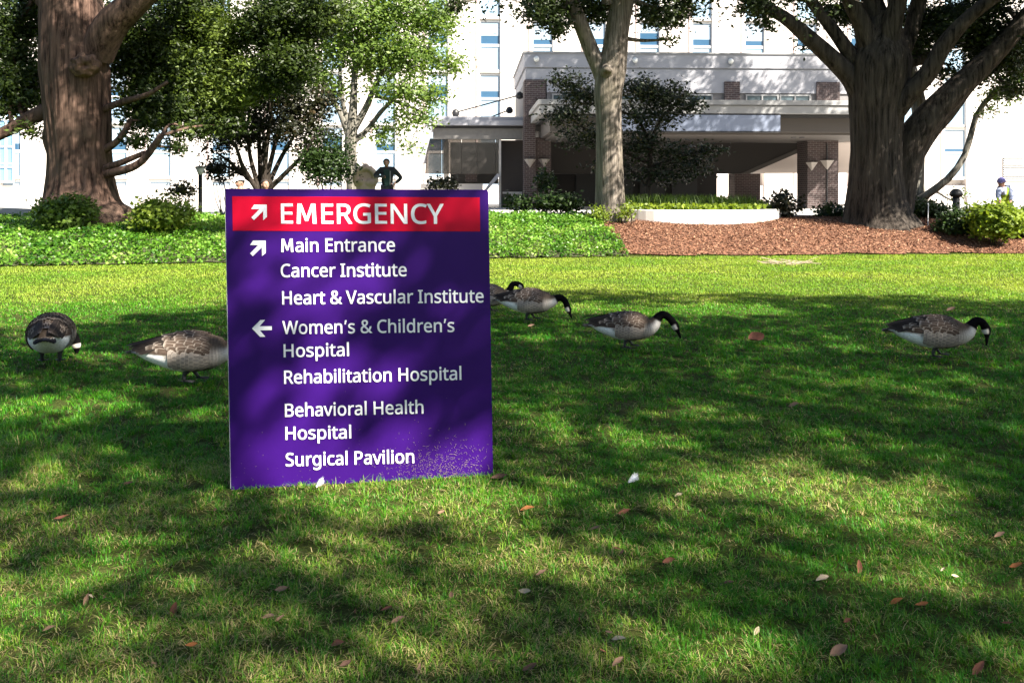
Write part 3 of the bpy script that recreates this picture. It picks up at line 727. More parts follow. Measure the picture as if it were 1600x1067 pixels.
# big right tree
build_tree('oak_tree', 24.0, 1372, 'massive dark many-limbed tree standing in the mulch bed',
    [(1374,378,70),(1372,356,61),(1370,338,51),(1368,305,44),(1368,240,39),(1369,180,40),(1373,130,46),(1376,95,46),(1378,60,34),(1380,20,20)],
    [[(1345,150,18),(1330,122,16),(1300,92,14),(1262,58,12.5),(1220,24,10),(1165,-2,8),(1090,-40,6),(1010,-90,4)],
     [(1352,118,14),(1315,66,11),(1282,22,9),(1250,-20,8),(1210,-80,6)],
     [(1366,105,20,-.1),(1350,45,15,-.2),(1330,5,12,-.3),(1300,-60,9,-.4)],
     [(1377,95,24),(1374,40,18),(1362,0,16),(1352,-60,12),(1345,-150,8)],
     [(1384,95,22,-.2),(1392,45,16,-.4),(1404,0,13,-.5),(1420,-70,9,-.6)],
     [(1392,110,18,.2),(1420,58,12.5,.4),(1436,0,12,.5),(1456,-70,8,.6)],
     [(1396,178,16,-.3),(1422,146,15,-.5),(1452,112,14,-.7),(1480,65,12.5,-.9),(1520,22,10.5,-1.1),(1580,-20,8,-1.3)],
     [(1396,355,26,.1),(1404,320,22,.2),(1414,265,22,.2),(1430,212,24,.1),(1468,165,21,0),(1528,108,17,-.1),(1574,62,14,-.2),(1612,15,12,-.3),(1680,-70,8,-.4)],
     [(1425,250,14,.3),(1455,208,11,.4),(1482,180,9,.5),(1520,132,7,.6),(1550,108,5,.7)],
     [(1395,128,10,.6),(1420,100,9,.7),(1450,90,8,.8),(1475,75,6,.9)]],
    zc_([(1500,42,52,36,.4,.9,1600),(1555,82,46,40,.6,.8,1500),(1588,140,26,14,.3,.5,350),(1432,30,28,28,.9,.5,420),(1592,50,30,40,.4,.6,900),(1540,15,40,22,.6,.7,700),(1300,20,26,22,.8,.5,300),(1180,12,28,14,-.2,.5,400),(1196,36,12,12,-.2,.25,110),(1335,30,16,26,.9,.4,220),(1420,75,24,26,.9,.4,320),(1470,110,24,20,.9,.4,260),(1250,-15,60,18,0,.7,600),(1400,-40,160,26,.2,1.5,1800),(1120,-25,60,18,-.2,.7,500),(1570,-30,80,26,0,1,1200),(1262,70,12,10,.8,.2,60),(1525,120,24,14,.6,.4,260),(1480,25,50,26,1.0,.7,1100),(1535,65,44,30,1.1,.7,1100),(1590,95,26,26,1.0,.5,600),(1440,60,26,30,1.3,.5,450),(1325,15,30,18,1.2,.5,350)], 24.0),
    B_dark, L_oak, .115, rng, dens=2.2, shade=sun_up(np.concatenate([patchy(box_px(rng, 1700, 1150, 1345, -60, 200, 23.8, .9), .92, .9), patchy(box_px(rng, 1100, 1325, 1420, 0, 345, 23.6, .5), .70, 1.1, 2.0), patchy(box_px(rng, 1700, 1400, 1610, -60, 345, 23.8, .9), .86, .9)]), 6, 11, rng), shade_n=14, shade_br=34, amp=.075, freq=3.6, per_twig=14, sig=.15, droop=.4, m=140, n=96, flare=.19, lobes=7)

# paler tree behind it with one long drooping branch
build_tree('birch_tree', 26.5, 1430, 'mottled grey trunk with one long drooping branch behind the massive dark tree',
    [(1430,345,22),(1429,320,18),(1428,285,15),(1431,240,13),(1438,190,12),(1430,140,11),(1415,90,10),(1400,40,8),(1390,-20,7)],
    [[(1436,312,6.5,-.3),(1458,298,6,-.6),(1485,276,5.5,-.9),(1506,246,5,-1),(1517,212,4.6,-1),(1526,180,4.2,-1),(1548,150,4,-1),(1580,125,3.4,-1),(1625,100,2.8,-1)],
     [(1440,304,3.5,-.3),(1462,300,2.2,-.5),(1480,310,1.6,-.6),(1500,318,1.2,-.7)],[(1548,150,2,-1),(1575,146,1.4,-1),(1610,148,1,-1)]],
    zc_([(1568,146,26,20,-1,.5,420),(1590,120,22,16,-1,.4,300),(1548,172,10,9,-1,.2,50),(1535,178,12,8,-1,.2,40),(1500,305,12,10,-.7,.2,60),(1410,60,26,30,0,.5,300)], 26.5),
    B_grey, L_shrub, .10, rng, dens=1.6, amp=.08, freq=3.5, per_twig=12, sig=.12, m=60, n=40, flare=.1)

# ---- shrubs
def shrub(name, Z, px, py, rx, ry, n, mat, label, L=.10, cat='shrub', group=None, dz=None, sig=.10, seed=0, stems=7, tops=None):
    r_ = np.random.default_rng(100+seed); base = G(px, Z); t = thing(name, base, label, cat, group)
    n = int(n*1.5); cl = [(px, py, rx*.8, ry*.75, Z, dz or rx/FPX*Z*.8, int(n*.5))]
    for k in range(7):
        a = r_.uniform(-.3, math.pi+.3); cl.append((px+math.cos(a)*rx*.62, py-math.sin(a)*ry*.55+ry*.15, rx*.36, ry*.34, Z+r_.uniform(-.3, .3), .3, int(n*.07)))
    if tops: cl += tops
    P, LV, TW, NR = clump_points(r_, cl, 10, sig, .7)
    k_ = P[:, 2] > gz(P[:, 0], P[:, 1])+.01; P, LV, NR = P[k_], LV[k_], NR[k_]
    mb = MB()
    for k in range(stems):
        tgt = TW[k % len(TW)][1][r_.integers(len(TW[k % len(TW)][1]))]
        b0 = base+np.array([r_.normal()*.06, r_.normal()*.06, -.05]); md = (b0+tgt)/2+r_.normal(size=3)*.07
        mb.raw(*tube_geo(spline(np.array([b0, md, tgt]), 6), np.linspace(.018, .006, 6), 5))
    mb.build('stem', B_thin, t, off=base)
    add('foliage', leaf_mesh('foliage', P-base, L, mat, r_, .6, LV, 0, NR), t)
    return t
shrub('shrub', 20.6, 108, 332, 50, 36, 2300, L_shrub, 'leafy green shrub against the foot of the reddish trunk', .10, seed=1)
shrub('shrub', 20.4, 256, 334, 46, 36, 2300, L_yel, 'yellow-green shrub right of the reddish trunk', .10, seed=2)
shrub('shrub', 23.5, 284, 300, 22, 24, 330, L_dark, 'sparse dark twiggy shrub behind the yellow-green one', .10, seed=3)
shrub('shrub', 25.0, 510, 258, 42, 46, 3400, L_hedge, 'dark dense evergreen shrub between the dusky tree and the statue', .085, seed=4, sig=.16, tops=[(500,215,14,12,25.0,.3,150),(545,228,16,12,25.0,.3,160),(480,262,16,18,25.0,.3,170)])
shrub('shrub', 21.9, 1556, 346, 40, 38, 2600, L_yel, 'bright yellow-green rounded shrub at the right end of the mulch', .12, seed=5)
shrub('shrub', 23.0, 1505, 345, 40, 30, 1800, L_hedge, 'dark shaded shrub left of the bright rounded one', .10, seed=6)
shrub('shrub', 25.2, 1445, 328, 40, 18, 1100, L_hedge, 'low green hedge plant behind the massive trunk', .10, seed=7)
shrub('shrub', 22.6, 1600, 350, 26, 30, 900, L_shrub, 'green shrub cut by the right edge of the picture', .11, seed=8)
shrub('shrub', 25.8, 352, 268, 34, 26, 520, L_dark, 'sparse dark bush left of the dusky many-stemmed tree', .10, seed=19)
shrub('shrub', 25.0, 1226, 322, 30, 30, 520, L_dark, 'open dark shrub between the white planter and the brick column', .12, seed=9)
shrub('shrub', 25.5, 1300, 332, 26, 20, 480, L_hedge, 'dark low shrub at the foot of the brick column', .11, seed=10)
shrub('shrub', 26.5, 690, 288, 26, 14, 350, L_dark, 'dark spreading twigs in front of the glass pavilion', .11, seed=11)
shrub('shrub', 27.0, 872, 315, 40, 22, 900, L_hedge, 'dark low shrub left of the pale forked trunk', .12, seed=12)
shrub('shrub', 27.0, 806, 318, 26, 16, 420, L_hedge, 'small dark shrub just right of the sign top', .11, seed=13)
shrub('shrub', 28.0, 852, 290, 16, 34, 420, L_hedge, 'upright leafy vine on the brick column by the pavilion', .11, seed=14)
shrub('ivy_plant', 23.4, 936, 338, 12, 16, 420, L_yel, 'ivy tuft on the left foot of the pale forked trunk', .07, cat='ivy', seed=15, dz=.2)
shrub('ivy_plant', 23.25, 978, 332, 9, 18, 330, L_yel, 'ivy climbing the right foot of the pale forked trunk', .07, cat='ivy', seed=16, dz=.15)

# ---- unseen tall oak added by the building to cast dapples on the entrance block
rb = np.random.default_rng(31)
def bpts(n, x0, x1, y0, y1, D, cover, seed):
    px = rb.uniform(x0, x1, n); py = rb.uniform(y0, y1, n)
    Lp = np.array([bl(a, b_, D) for a, b_ in zip(px, py)]); Wd = np.stack([Lp[:, 0]*EX[0]+Lp[:, 1]*EY[0], Lp[:, 0]*EX[1]+Lp[:, 1]*EY[1], Lp[:, 2]], 1)
    return patchy(Wd, cover, 1.1, seed)
bs_ = np.concatenate([bpts(520, 812, 960, 78, 178, DE, .93, 1), bpts(560, 960, 1160, 78, 178, DE, .74, 2), bpts(300, 1160, 1330, 78, 150, DE, .42, 3), bpts(420, 835, 1240, 150, 210, DC, .90, 4), bpts(120, 1240, 1340, 150, 210, DC, .6, 4), bpts(260, 690, 820, 180, 275, DP, .82, 5), bpts(150, 1262, 1312, 215, 340, DE, .8, 6)])
gq = G(1750, 32.0); tb = np.array([20.0, 32.0, .7])
sc = sun_up(bs_, 11, 15, rb)
t = thing('dapple_oak', tb, 'unseen tall oak added outside the right picture edge to dapple the entrance block', 'tree')
mb = MB(); rows = [[0, 0, -.4, .7], [0, 0, .4, .52], [-.3, 0, 4, .45], [-1.0, .2, 8, .38], [-3.2, .5, 11.5, .28], [-6.5, .6, 14, .16]]
mb.raw(*bark_tube(rows, 30, 50, .07, 3.5, 3.0, .2, 6)); sk = spline(np.array(rows), 30)[14:]
for q in (sc-tb)[rb.permutation(len(sc))[:40]]:
    i = int(np.argmin(np.linalg.norm(sk[:, :3]-q, axis=1))); md = (sk[i, :3]+q)/2+rb.normal(size=3)*.3
    mb.raw(*tube_geo(spline(np.array([sk[i, :3], md, q]), 9), np.linspace(.09, .015, 9), 6))
mb.build('trunk', B_dark, t, smooth=True)
ix = np.repeat(np.arange(len(sc)), 14)
add('crown', leaf_mesh('crown', (sc-tb)[ix]+rb.normal(size=(len(ix), 3))*.19, .15, L_oak, rb, .6), t)

# ---- unseen oaks inferred from the lawn shade; leaf clusters placed to cast its pattern
def lit_amount(x, y):
    """how sunny a spot of lawn is (0..1), read from the photograph, in ground metres."""
    y = np.maximum(y, 0.6)
    px = 800+x/y*FPX; py = YH+CAM_H/y*FPX
    far = np.interp(px, [-300, 0, 120, 350, 780, 900, 1150, 1600, 2000], [512, 512, 508, 478, 462, 452, 462, 470, 470])
    wob = (fbm(x*.9+3, y*.9+8, 2)-.5)*26
    a = 1-sstep(far-6, far+6, py+wob*.5)
    for cx, cy, rx, ry, s in LIT:
        d = ((px-cx)/rx)**2+((py-cy+wob*.35)/ry)**2
        a = np.maximum(a, min(1, s*1.15)*(1-sstep(.6, 1.8, d)))
    near = sstep(790, 900, py)*np.clip(.25+(fbm(x*3.4+1, y*3.4+5, 2)-.5)*.34+.10*(x < -.3), .08, .45)
    return np.maximum(a, near)
LIT = [(90,638,130,20,.95),(285,684,110,17,.9),(30,600,60,9,.5),(60,545,70,10,.5),(160,560,60,9,.4),(985,686,110,15,.9),(1400,604,80,8,.55),(1110,486,140,9,.9),(890,480,80,7,.85),(1500,506,120,7,.7),(830,530,60,6,.5),(1290,545,70,5,.45),(1020,505,60,5,.4),
       (740,790,125,46,1.0),(600,795,140,30,.85),(480,850,90,22,.4),(1180,757,125,36,1.0),(1390,790,125,42,1.0),(1500,850,90,22,.5),(1330,720,60,10,.3),(900,610,60,7,.35),(250,900,170,34,.45)]
def shade_tree(name, base, label, ctr, rad, trunk_r, seed, take):
    r_ = np.random.default_rng(seed); base = np.array(base, float); base[2] = gzf(base[0], base[1])
    t = thing(name, base, label, 'tree', 'shade trees beside the lawn')
    pts = SHP[take]; rel = pts-base
    mb = MB(); top = np.array([ctr[0], ctr[1], 8.6])-base
    rows = [[0, 0, -.3, trunk_r*1.5], [0, 0, .3, trunk_r*1.1], [top[0]*.08, top[1]*.08, 2.2, trunk_r*.9], [top[0]*.25, top[1]*.25, 4.4, trunk_r*.75], [top[0]*.6, top[1]*.6, 6.8, trunk_r*.5], [*top, trunk_r*.25]]
    mb.raw(*bark_tube(rows, 30, 40, .07, 3.5, seed, .2, 6)); sk = spline(np.array(rows), 30)[12:]
    k = 26; cen = rel[r_.permutation(len(rel))[:k]]
    for c in cen:
        d = np.linalg.norm(sk[:, :3]-c, axis=1)-sk[:, 2]*.3; i = int(np.argmin(d)); a = sk[i]
        md = (a[:3]+c)/2+np.array([0, 0, .3])+r_.normal(size=3)*.2
        mb.raw(*tube_geo(spline(np.array([a[:3], md, c]), 8), np.linspace(min(.10, a[3]*.6), .015, 8), 6))
    mb.build('trunk', B_dark, t, smooth=True)
    idx = np.repeat(np.arange(len(rel)), 9)
    P = rel[idx]+r_.normal(size=(len(idx), 3))*np.array([.10, .10, .08])
    add('crown', leaf_mesh('crown', P, .14, L_oak, r_, .62), t)
    return t
r_ = np.random.default_rng(77)
gx = r_.uniform(-11.5, 9.5, 15000); gy = r_.uniform(1.0, 14.5, 15000)
inside = (np.abs(gx) < 2.2+gy*.66)
keep = inside & (r_.random(15000) > lit_amount(gx, gy)*1.08)
# the sign face has its own sunny patches: the rays that reach them must stay open
SGA = np.array([-1.3246, 4.526]); SGB = np.array([-0.095, 4.75])
def sign_pt(px, py):
    r = np.array([(px-800)/FPX, 1.0]); d = SGB-SGA; nrm = np.array([-d[1], d[0]])
    k = np.dot(SGA, nrm)/np.dot(r, nrm); return np.array([r[0]*k, r[1]*k, CAM_H+(YH-py)/FPX*k])
for px, py, rr in ((480, 600, .17), (520, 560, .13), (440, 640, .13), (560, 725, .2), (470, 735, .2), (700, 690, .16), (650, 720, .18), (420, 410, .10), (660, 430, .08)):
    p = sign_pt(px, py); g0 = p[:2]-SUN[:2]/SUN[2]*p[2]
    dd = np.hypot(gx-g0[0], gy-g0[1]); keep &= ~((dd < rr*1.25) & (r_.random(15000) < (.9 if rr > .11 else .5)))
gx, gy = gx[keep], gy[keep]
hh = r_.uniform(7.2, 10.0, len(gx)); hh = np.where(gy > 11.5, r_.uniform(7.0, 8.2, len(gx)), hh)
SHP = np.stack([gx+SUN[0]/SUN[2]*hh, gy+SUN[1]/SUN[2]*hh, hh], 1)  # each cluster sits up the sun ray from a shaded lawn spot
tk = [(9.5, -1.5), (12.5, 5.0), (2.5, -6.5)]
dist = np.stack([np.hypot(SHP[:, 0]-a, SHP[:, 1]-b_) for a, b_ in ((8.5, 0.5), (14.5, 4.0), (2.0, -4.0))], 1)
own = dist.argmin(1)
shade_tree('shade_oak', (9.5, -2.0, 0), 'spreading oak beside the lawn whose crown shades the sign and geese', (8.5, .5), 5, .42, 21, own == 0)
shade_tree('shade_oak', (15.5, 4.5, 0), 'tall oak far to the right of the lawn casting the long shade band', (14.5, 4.0), 5, .36, 22, own == 1)
shade_tree('shade_oak', (1.5, -7.0, 0), 'oak behind the viewer shading the near grass', (2.0, -4.0), 5, .38, 23, own == 2)
GLY = json.loads('''{"E":[446,[[409,-11,67,-11,67,584,409,584,409,498,161,498,161,341,394,341,394,257,161,257,161,74,409,74]]],"M":[727,[[323,-11,134,491,151,491,153,462,155,407,155,347,155,-11,67,-11,67,584,192,584,368,114,357,114,536,584,661,584,661,-11,567,-11,567,352,568,408,570,460,572,490,588,490,397,-11]]],"R":[499,[[236,584,282,582,322,575,357,565,387,550,412,530,431,506,445,478,453,446,455,410,453,379,447,352,437,328,424,308,409,291,391,276,372,264,353,254,346,251,506,-11,396,-11,258,226,161,226,161,-11,67,-11,67,584],[232,499,161,499,161,309,235,309,276,311,308,320,330,334,346,352,355,376,359,407,357,428,353,446,346,461,336,472,323,482,306,489,285,495,260,498]]],"G":[584,[[315,313,535,313,535,13,496,2,464,-6,432,-12,399,-16,362,-18,323,-19,265,-15,213,-3,168,18,128,47,96,82,71,125,52,173,42,227,38,286,42,345,54,399,74,447,103,489,138,525,180,554,229,575,285,587,345,592,378,591,409,588,439,583,468,576,495,567,531,553,495,470,464,483,442,490,418,497,393,502,368,505,342,506,300,503,263,494,230,480,202,460,178,435,160,404,146,370,138,330,135,286,138,244,145,205,156,170,173,139,195,114,221,93,254,78,294,69,340,66,403,69,441,77,441,227,315,227]]],"N":[609,[[543,-11,441,-11,135,465,150,465,152,432,154,378,155,320,155,-11,67,-11,67,584,167,584,473,110,458,110,457,137,455,193,453,249,453,584,543,584]]],"C":[507,[[323,506,295,505,269,500,245,491,223,480,204,466,186,449,172,429,159,405,149,380,142,351,138,320,136,286,138,243,146,203,157,168,173,138,194,113,219,93,248,78,283,69,323,66,346,67,370,69,392,73,471,92,471,7,441,-3,418,-9,395,-13,370,-16,343,-18,312,-19,255,-15,205,-2,160,19,123,47,92,83,68,126,51,175,41,228,38,287,40,330,46,371,57,409,71,445,89,477,112,506,138,531,168,553,202,570,239,582,280,589,324,592,354,591,383,588,411,583,438,576,464,567,497,552,459,472,391,497,370,502,347,505]]],"Y":[454,[[227,312,369,584,472,584,274,219,274,-11,180,-11,180,216,-18,584,85,584]]],"a":[450,[[231,448,281,444,322,432,355,411,378,380,392,341,396,293,396,-11,325,-11,311,50,322,50,312,39,299,25,285,13,271,3,254,-5,237,-11,218,-16,196,-18,172,-19,146,-17,122,-13,98,-4,78,7,60,23,45,42,34,65,28,91,26,120,32,162,50,199,81,228,123,249,177,262,242,268,305,270,305,284,303,315,296,337,285,351,270,361,251,367,227,369,206,368,186,365,166,360,100,333,70,406,100,420,123,429,148,437,175,443,203,447],[253,197,206,193,171,184,147,173,133,159,124,141,121,119,123,100,129,85,139,74,152,67,169,62,188,60,220,63,248,72,272,87,290,108,300,136,304,172,304,199]]],"i":[207,[[150,441,150,-11,57,-11,57,441],[104,602,117,601,129,596,140,588,149,577,155,563,156,546,155,530,149,516,140,504,129,496,117,492,104,490,91,492,78,496,67,504,58,516,53,530,51,546,53,563,58,577,67,588,78,596,91,601]]],"n":[496,[[275,449,324,445,366,431,399,409,423,376,437,333,442,280,442,-11,350,-11,350,275,347,305,340,328,329,345,314,357,292,365,265,367,225,363,195,351,175,332,161,304,153,268,150,223,150,-11,57,-11,57,441,134,441,145,382,134,382,141,393,154,406,169,418,185,427,201,435,219,441,237,445,256,448]]],"t":[289,[[212,61,243,63,283,72,283,-3,242,-15,200,-19,176,-18,154,-14,133,-7,113,4,96,19,82,38,71,62,65,91,63,125,63,364,2,364,2,416,66,445,95,539,155,539,155,441,280,441,280,364,155,364,155,127,157,105,163,88,171,76,182,68,196,63]]],"r":[331,[[269,449,296,448,332,442,320,355,286,361,264,363,249,362,235,358,221,353,208,346,196,337,185,327,175,314,166,300,159,285,154,268,151,249,150,229,150,-11,57,-11,57,441,136,441,144,362,131,362,138,373,149,388,162,403,177,416,192,427,210,436,228,443,248,447]]],"c":[385,[[240,-19,202,-16,167,-8,134,5,105,25,80,51,60,82,45,120,36,163,33,213,36,264,45,308,61,347,82,379,107,405,137,424,171,438,207,446,245,449,268,448,290,446,311,442,331,437,348,431,372,421,344,343,290,359,243,365,218,363,197,358,178,348,163,336,151,319,141,299,134,275,130,246,128,213,130,182,134,154,141,130,151,110,163,93,178,81,195,71,216,66,240,64,262,65,281,67,299,71,362,93,362,8,341,-2,324,-8,306,-13,286,-16,265,-18]]],"e":[452,[[234,449,271,446,305,438,335,423,361,404,383,380,400,351,413,318,420,283,422,244,422,190,129,190,133,159,144,124,162,98,187,79,217,67,255,63,280,64,303,66,324,70,403,97,403,13,374,1,352,-6,329,-12,306,-16,280,-18,251,-19,210,-16,173,-7,138,7,107,28,81,54,60,86,45,123,36,165,33,212,36,258,44,300,58,337,77,370,100,398,128,420,161,436,196,446],[234,369,205,366,181,356,162,340,146,318,136,290,132,268,326,268,325,280,322,300,316,317,308,332,298,345,286,355,272,363,254,367]]],"s":[384,[[359,119,357,90,349,65,336,42,319,23,297,8,272,-4,243,-12,211,-17,177,-19,147,-18,121,-16,97,-12,75,-6,55,1,31,12,31,99,107,70,130,65,154,61,178,60,209,62,233,67,249,75,260,86,267,98,269,113,268,120,266,128,262,135,256,142,247,149,234,157,170,186,97,218,78,230,61,244,48,260,38,278,32,300,30,324,35,361,52,392,79,417,114,435,155,445,202,449,228,448,254,445,278,441,301,435,323,428,354,415,321,339,255,361,236,366,217,368,197,369,172,368,152,363,137,357,127,348,121,339,119,328,120,319,123,312,127,305,134,298,145,291,158,284,223,256,294,225,313,212,329,198,342,182,352,163,357,142]]],"I":[272,[[250,-11,21,-11,21,50,88,66,88,506,21,522,21,584,250,584,250,522,183,506,183,66,250,50]]],"u":[496,[[438,441,438,-11,361,-11,350,46,362,46,355,36,342,22,327,11,311,1,294,-6,276,-12,258,-16,239,-18,220,-19,186,-17,156,-11,129,-2,105,13,86,31,71,54,61,81,54,113,52,148,52,441,146,441,146,154,148,124,155,101,166,84,182,72,203,64,230,62,258,63,282,69,300,78,315,90,326,106,335,125,341,149,345,176,346,206,346,441]]],"H":[594,[[527,-11,432,-11,432,256,161,256,161,-11,67,-11,67,584,161,584,161,341,432,341,432,584,527,584]]],"V":[481,[[497,584,284,-11,197,-11,-16,584,83,584,215,209,230,164,242,122,241,90,239,122,251,164,266,210,397,584]]],"&":[587,[[244,592,273,591,299,585,323,577,343,564,361,549,375,530,385,509,392,485,394,458,390,423,378,392,358,365,334,341,305,319,286,306,421,175,427,182,437,200,446,220,471,297,565,297,551,250,540,217,528,186,514,157,496,131,483,115,601,-6,486,-11,420,53,410,44,391,31,372,19,351,8,329,-2,306,-9,280,-15,253,-18,223,-19,186,-17,153,-11,123,0,96,15,73,34,55,58,42,85,34,115,31,149,33,177,39,202,47,225,60,245,75,264,93,281,114,297,136,312,149,320,124,351,114,366,104,382,96,399,90,417,86,436,85,456,87,483,94,508,105,530,119,549,138,564,160,577,186,585,213,591],[207,259,166,231,155,220,145,208,137,196,132,183,128,168,127,152,130,127,139,106,153,89,173,76,197,68,226,66,257,67,284,73,309,81,331,93,351,106,359,112],[241,513,223,511,207,506,194,498,184,487,178,474,176,457,178,440,182,425,190,409,201,393,215,376,226,364,247,377,268,393,284,408,294,423,300,440,302,458,300,473,295,486,286,497,274,506,259,511]]],"W":[746,[[750,584,591,-11,502,-11,388,372,378,407,369,441,363,469,370,480,378,469,372,441,363,407,353,370,242,-11,153,-11,-5,584,94,584,185,226,194,189,201,153,207,120,201,93,196,121,203,157,211,194,221,230,325,584,416,584,523,228,534,190,542,153,549,119,544,94,539,131,549,177,561,226,651,584]]],"o":[485,[[453,216,451,180,446,147,438,117,427,90,413,65,396,43,376,24,354,9,328,-3,301,-12,272,-17,241,-19,212,-17,185,-12,159,-3,134,9,112,24,92,43,75,65,60,90,49,117,40,147,35,180,33,216,36,262,44,304,58,341,78,373,102,400,132,421,165,437,203,446,244,449,283,446,319,437,352,421,382,400,406,373,426,341,441,304,450,262],[128,216,130,185,134,157,141,132,150,111,163,93,178,80,196,70,218,64,243,62,268,64,290,70,308,80,323,93,336,111,345,132,352,157,356,185,358,216,356,247,352,275,345,299,335,320,323,336,308,350,290,359,268,365,242,367,205,363,177,350,156,329,141,299,131,261]]],"m":[750,[[540,449,587,445,626,431,657,408,679,375,692,332,696,280,696,-11,604,-11,604,276,602,306,595,329,585,346,571,358,552,365,528,367,493,364,466,353,447,336,434,311,425,278,422,237,422,-11,331,-11,331,276,330,297,327,314,322,329,315,341,307,350,298,358,286,363,271,366,253,367,228,366,208,360,192,351,179,339,168,324,160,305,154,281,151,254,150,223,150,-11,57,-11,57,441,134,441,145,382,134,382,141,392,153,406,166,417,181,427,197,435,213,441,231,445,248,448,266,449,299,447,328,441,354,430,377,415,395,394,404,377,396,377,410,395,431,415,456,430,483,441,511,447]]],"h":[496,[[150,430,149,399,147,381,134,381,141,392,153,405,168,416,183,426,200,434,217,440,236,444,254,447,274,448,308,446,338,440,365,431,389,416,408,398,423,375,433,347,440,316,442,280,442,-11,350,-11,350,275,347,305,340,328,329,345,314,357,292,365,264,367,237,366,213,360,195,351,181,339,169,323,161,304,155,280,151,253,150,222,150,-11,57,-11,57,620,150,620]]],"l":[207,[[150,-11,57,-11,57,620,150,620]]],"d":[493,[[220,-19,168,-13,122,7,84,41,55,86,39,144,33,214,39,284,56,342,84,388,123,422,168,442,221,449,244,448,265,445,283,440,300,433,316,425,330,415,342,405,354,393,360,385,347,385,345,405,343,438,343,620,436,620,436,-11,359,-11,348,47,360,47,354,39,343,27,330,16,316,6,300,-3,283,-10,264,-15,243,-18],[232,62,270,65,299,77,319,95,333,121,341,156,344,201,344,213,341,261,333,300,320,330,300,351,271,364,231,368,200,364,175,350,155,328,140,297,131,258,128,213,131,167,140,129,155,99,174,78,200,66]]],"b":[493,[[150,461,149,410,147,384,133,384,145,398,163,414,184,428,209,439,239,446,272,448,325,442,371,422,409,389,438,343,455,285,460,215,458,167,450,124,437,87,419,55,397,28,371,7,341,-7,308,-16,272,-19,239,-17,209,-10,184,1,163,15,145,30,134,44,142,44,127,-11,57,-11,57,620,150,620],[260,367,233,366,211,360,194,352,180,340,169,325,160,305,155,280,151,251,150,217,150,214,153,167,161,128,174,99,194,78,222,66,261,62,293,66,319,78,338,99,353,129,362,168,365,216,362,264,353,302,339,331,319,351,293,363]]],"B":[521,[[242,584,309,580,365,569,410,550,443,521,463,481,470,431,468,408,464,386,456,366,446,348,432,332,416,319,397,307,375,299,361,295,361,309,376,306,399,298,420,289,440,276,457,260,471,241,481,219,487,192,489,163,486,128,478,96,463,68,443,44,419,24,390,9,356,-2,320,-9,279,-11,67,-11,67,584],[255,340,298,342,329,350,350,361,362,376,370,397,373,422,370,448,360,467,345,481,321,491,287,498,244,500,161,500,161,340],[161,258,161,72,265,72,309,75,342,84,364,99,378,118,387,141,390,169,389,186,385,202,378,216,369,227,356,237,340,246,318,252,292,256,260,258]]],"v":[407,[[155,-11,-16,441,83,441,177,180,191,141,204,99,210,74,196,74,203,99,217,141,230,180,324,441,423,441,251,-11]]],"P":[485,[[230,584,299,579,356,563,400,537,431,501,449,456,455,404,454,380,450,356,443,333,433,310,419,289,402,270,381,253,356,239,327,227,294,219,257,214,216,212,161,212,161,-11,67,-11,67,584],[223,500,161,500,161,296,207,296,241,297,270,301,295,307,315,315,331,326,343,340,352,356,357,377,359,401,355,432,345,456,328,475,302,488,268,497]]],"S":[440,[[414,153,411,119,402,88,387,60,366,36,341,17,311,1,277,-10,239,-17,198,-19,135,-16,81,-6,30,11,30,104,65,90,89,83,115,76,143,70,172,67,201,66,227,67,249,70,269,76,285,84,297,93,307,104,314,117,318,131,319,147,318,163,315,176,309,188,300,199,288,210,272,220,250,231,224,242,191,254,126,284,107,296,91,308,77,322,65,337,55,354,47,372,41,391,38,412,37,435,40,466,48,494,62,519,81,541,104,559,132,573,162,583,195,590,231,592,262,591,292,588,320,583,346,576,371,568,403,555,373,473,299,498,277,502,253,505,229,506,208,505,189,502,174,497,161,490,150,481,142,472,137,460,133,448,132,434,133,417,137,403,143,392,151,381,163,371,178,361,197,351,222,340,250,329,282,316,312,302,337,288,360,272,379,254,394,233,405,210,411,183]]],"g":[493,[[220,449,249,447,277,441,302,432,325,418,346,401,360,384,350,384,360,441,436,441,436,-8,434,-47,426,-83,414,-114,396,-142,374,-164,346,-182,313,-194,275,-201,233,-203,202,-203,173,-200,145,-196,119,-191,95,-184,67,-173,67,-83,103,-100,126,-108,151,-114,179,-119,207,-122,236,-123,268,-120,294,-110,316,-94,331,-72,341,-45,344,-12,344,4,345,32,346,46,360,46,346,29,326,12,304,-2,278,-11,251,-17,221,-19,167,-12,120,9,82,44,55,90,38,147,33,214,38,280,55,337,82,384,120,420,166,442],[230,367,209,366,191,360,175,350,162,337,150,320,141,299,134,274,130,246,128,213,131,166,140,128,155,98,175,77,201,65,232,61,252,62,269,64,284,68,297,74,308,82,318,92,326,103,333,117,338,134,342,152,344,174,345,197,345,214,344,250,339,280,332,305,323,325,311,340,296,352,278,361,256,366]]],"p":[493,[[273,449,325,442,371,423,409,390,438,344,455,286,460,216,458,168,450,126,437,88,420,56,398,29,371,8,341,-7,308,-16,272,-19,250,-18,229,-15,210,-10,192,-3,177,5,163,15,134,44,146,44,148,21,150,-16,150,-203,57,-203,57,441,135,441,145,382,133,382,139,390,150,402,163,413,176,424,192,432,209,439,229,445,250,448],[259,367,234,366,213,361,196,353,182,341,171,327,162,309,156,287,151,260,150,229,150,216,151,183,155,154,160,129,169,108,180,92,194,79,212,69,234,64,261,62,284,64,303,70,319,81,333,95,344,113,353,135,360,159,364,187,365,216,362,261,353,298,338,328,318,350,293,363]]],"'":[180,[[140,584,122,355,58,355,40,584]]]," ":[209,[]]}''')
GLY['M'] = [705, [[66,-12, 96,583, 214,583, 350,185, 486,583, 604,583, 634,-12, 524,-12, 504,385, 390,62, 310,62, 196,385, 176,-12]]]
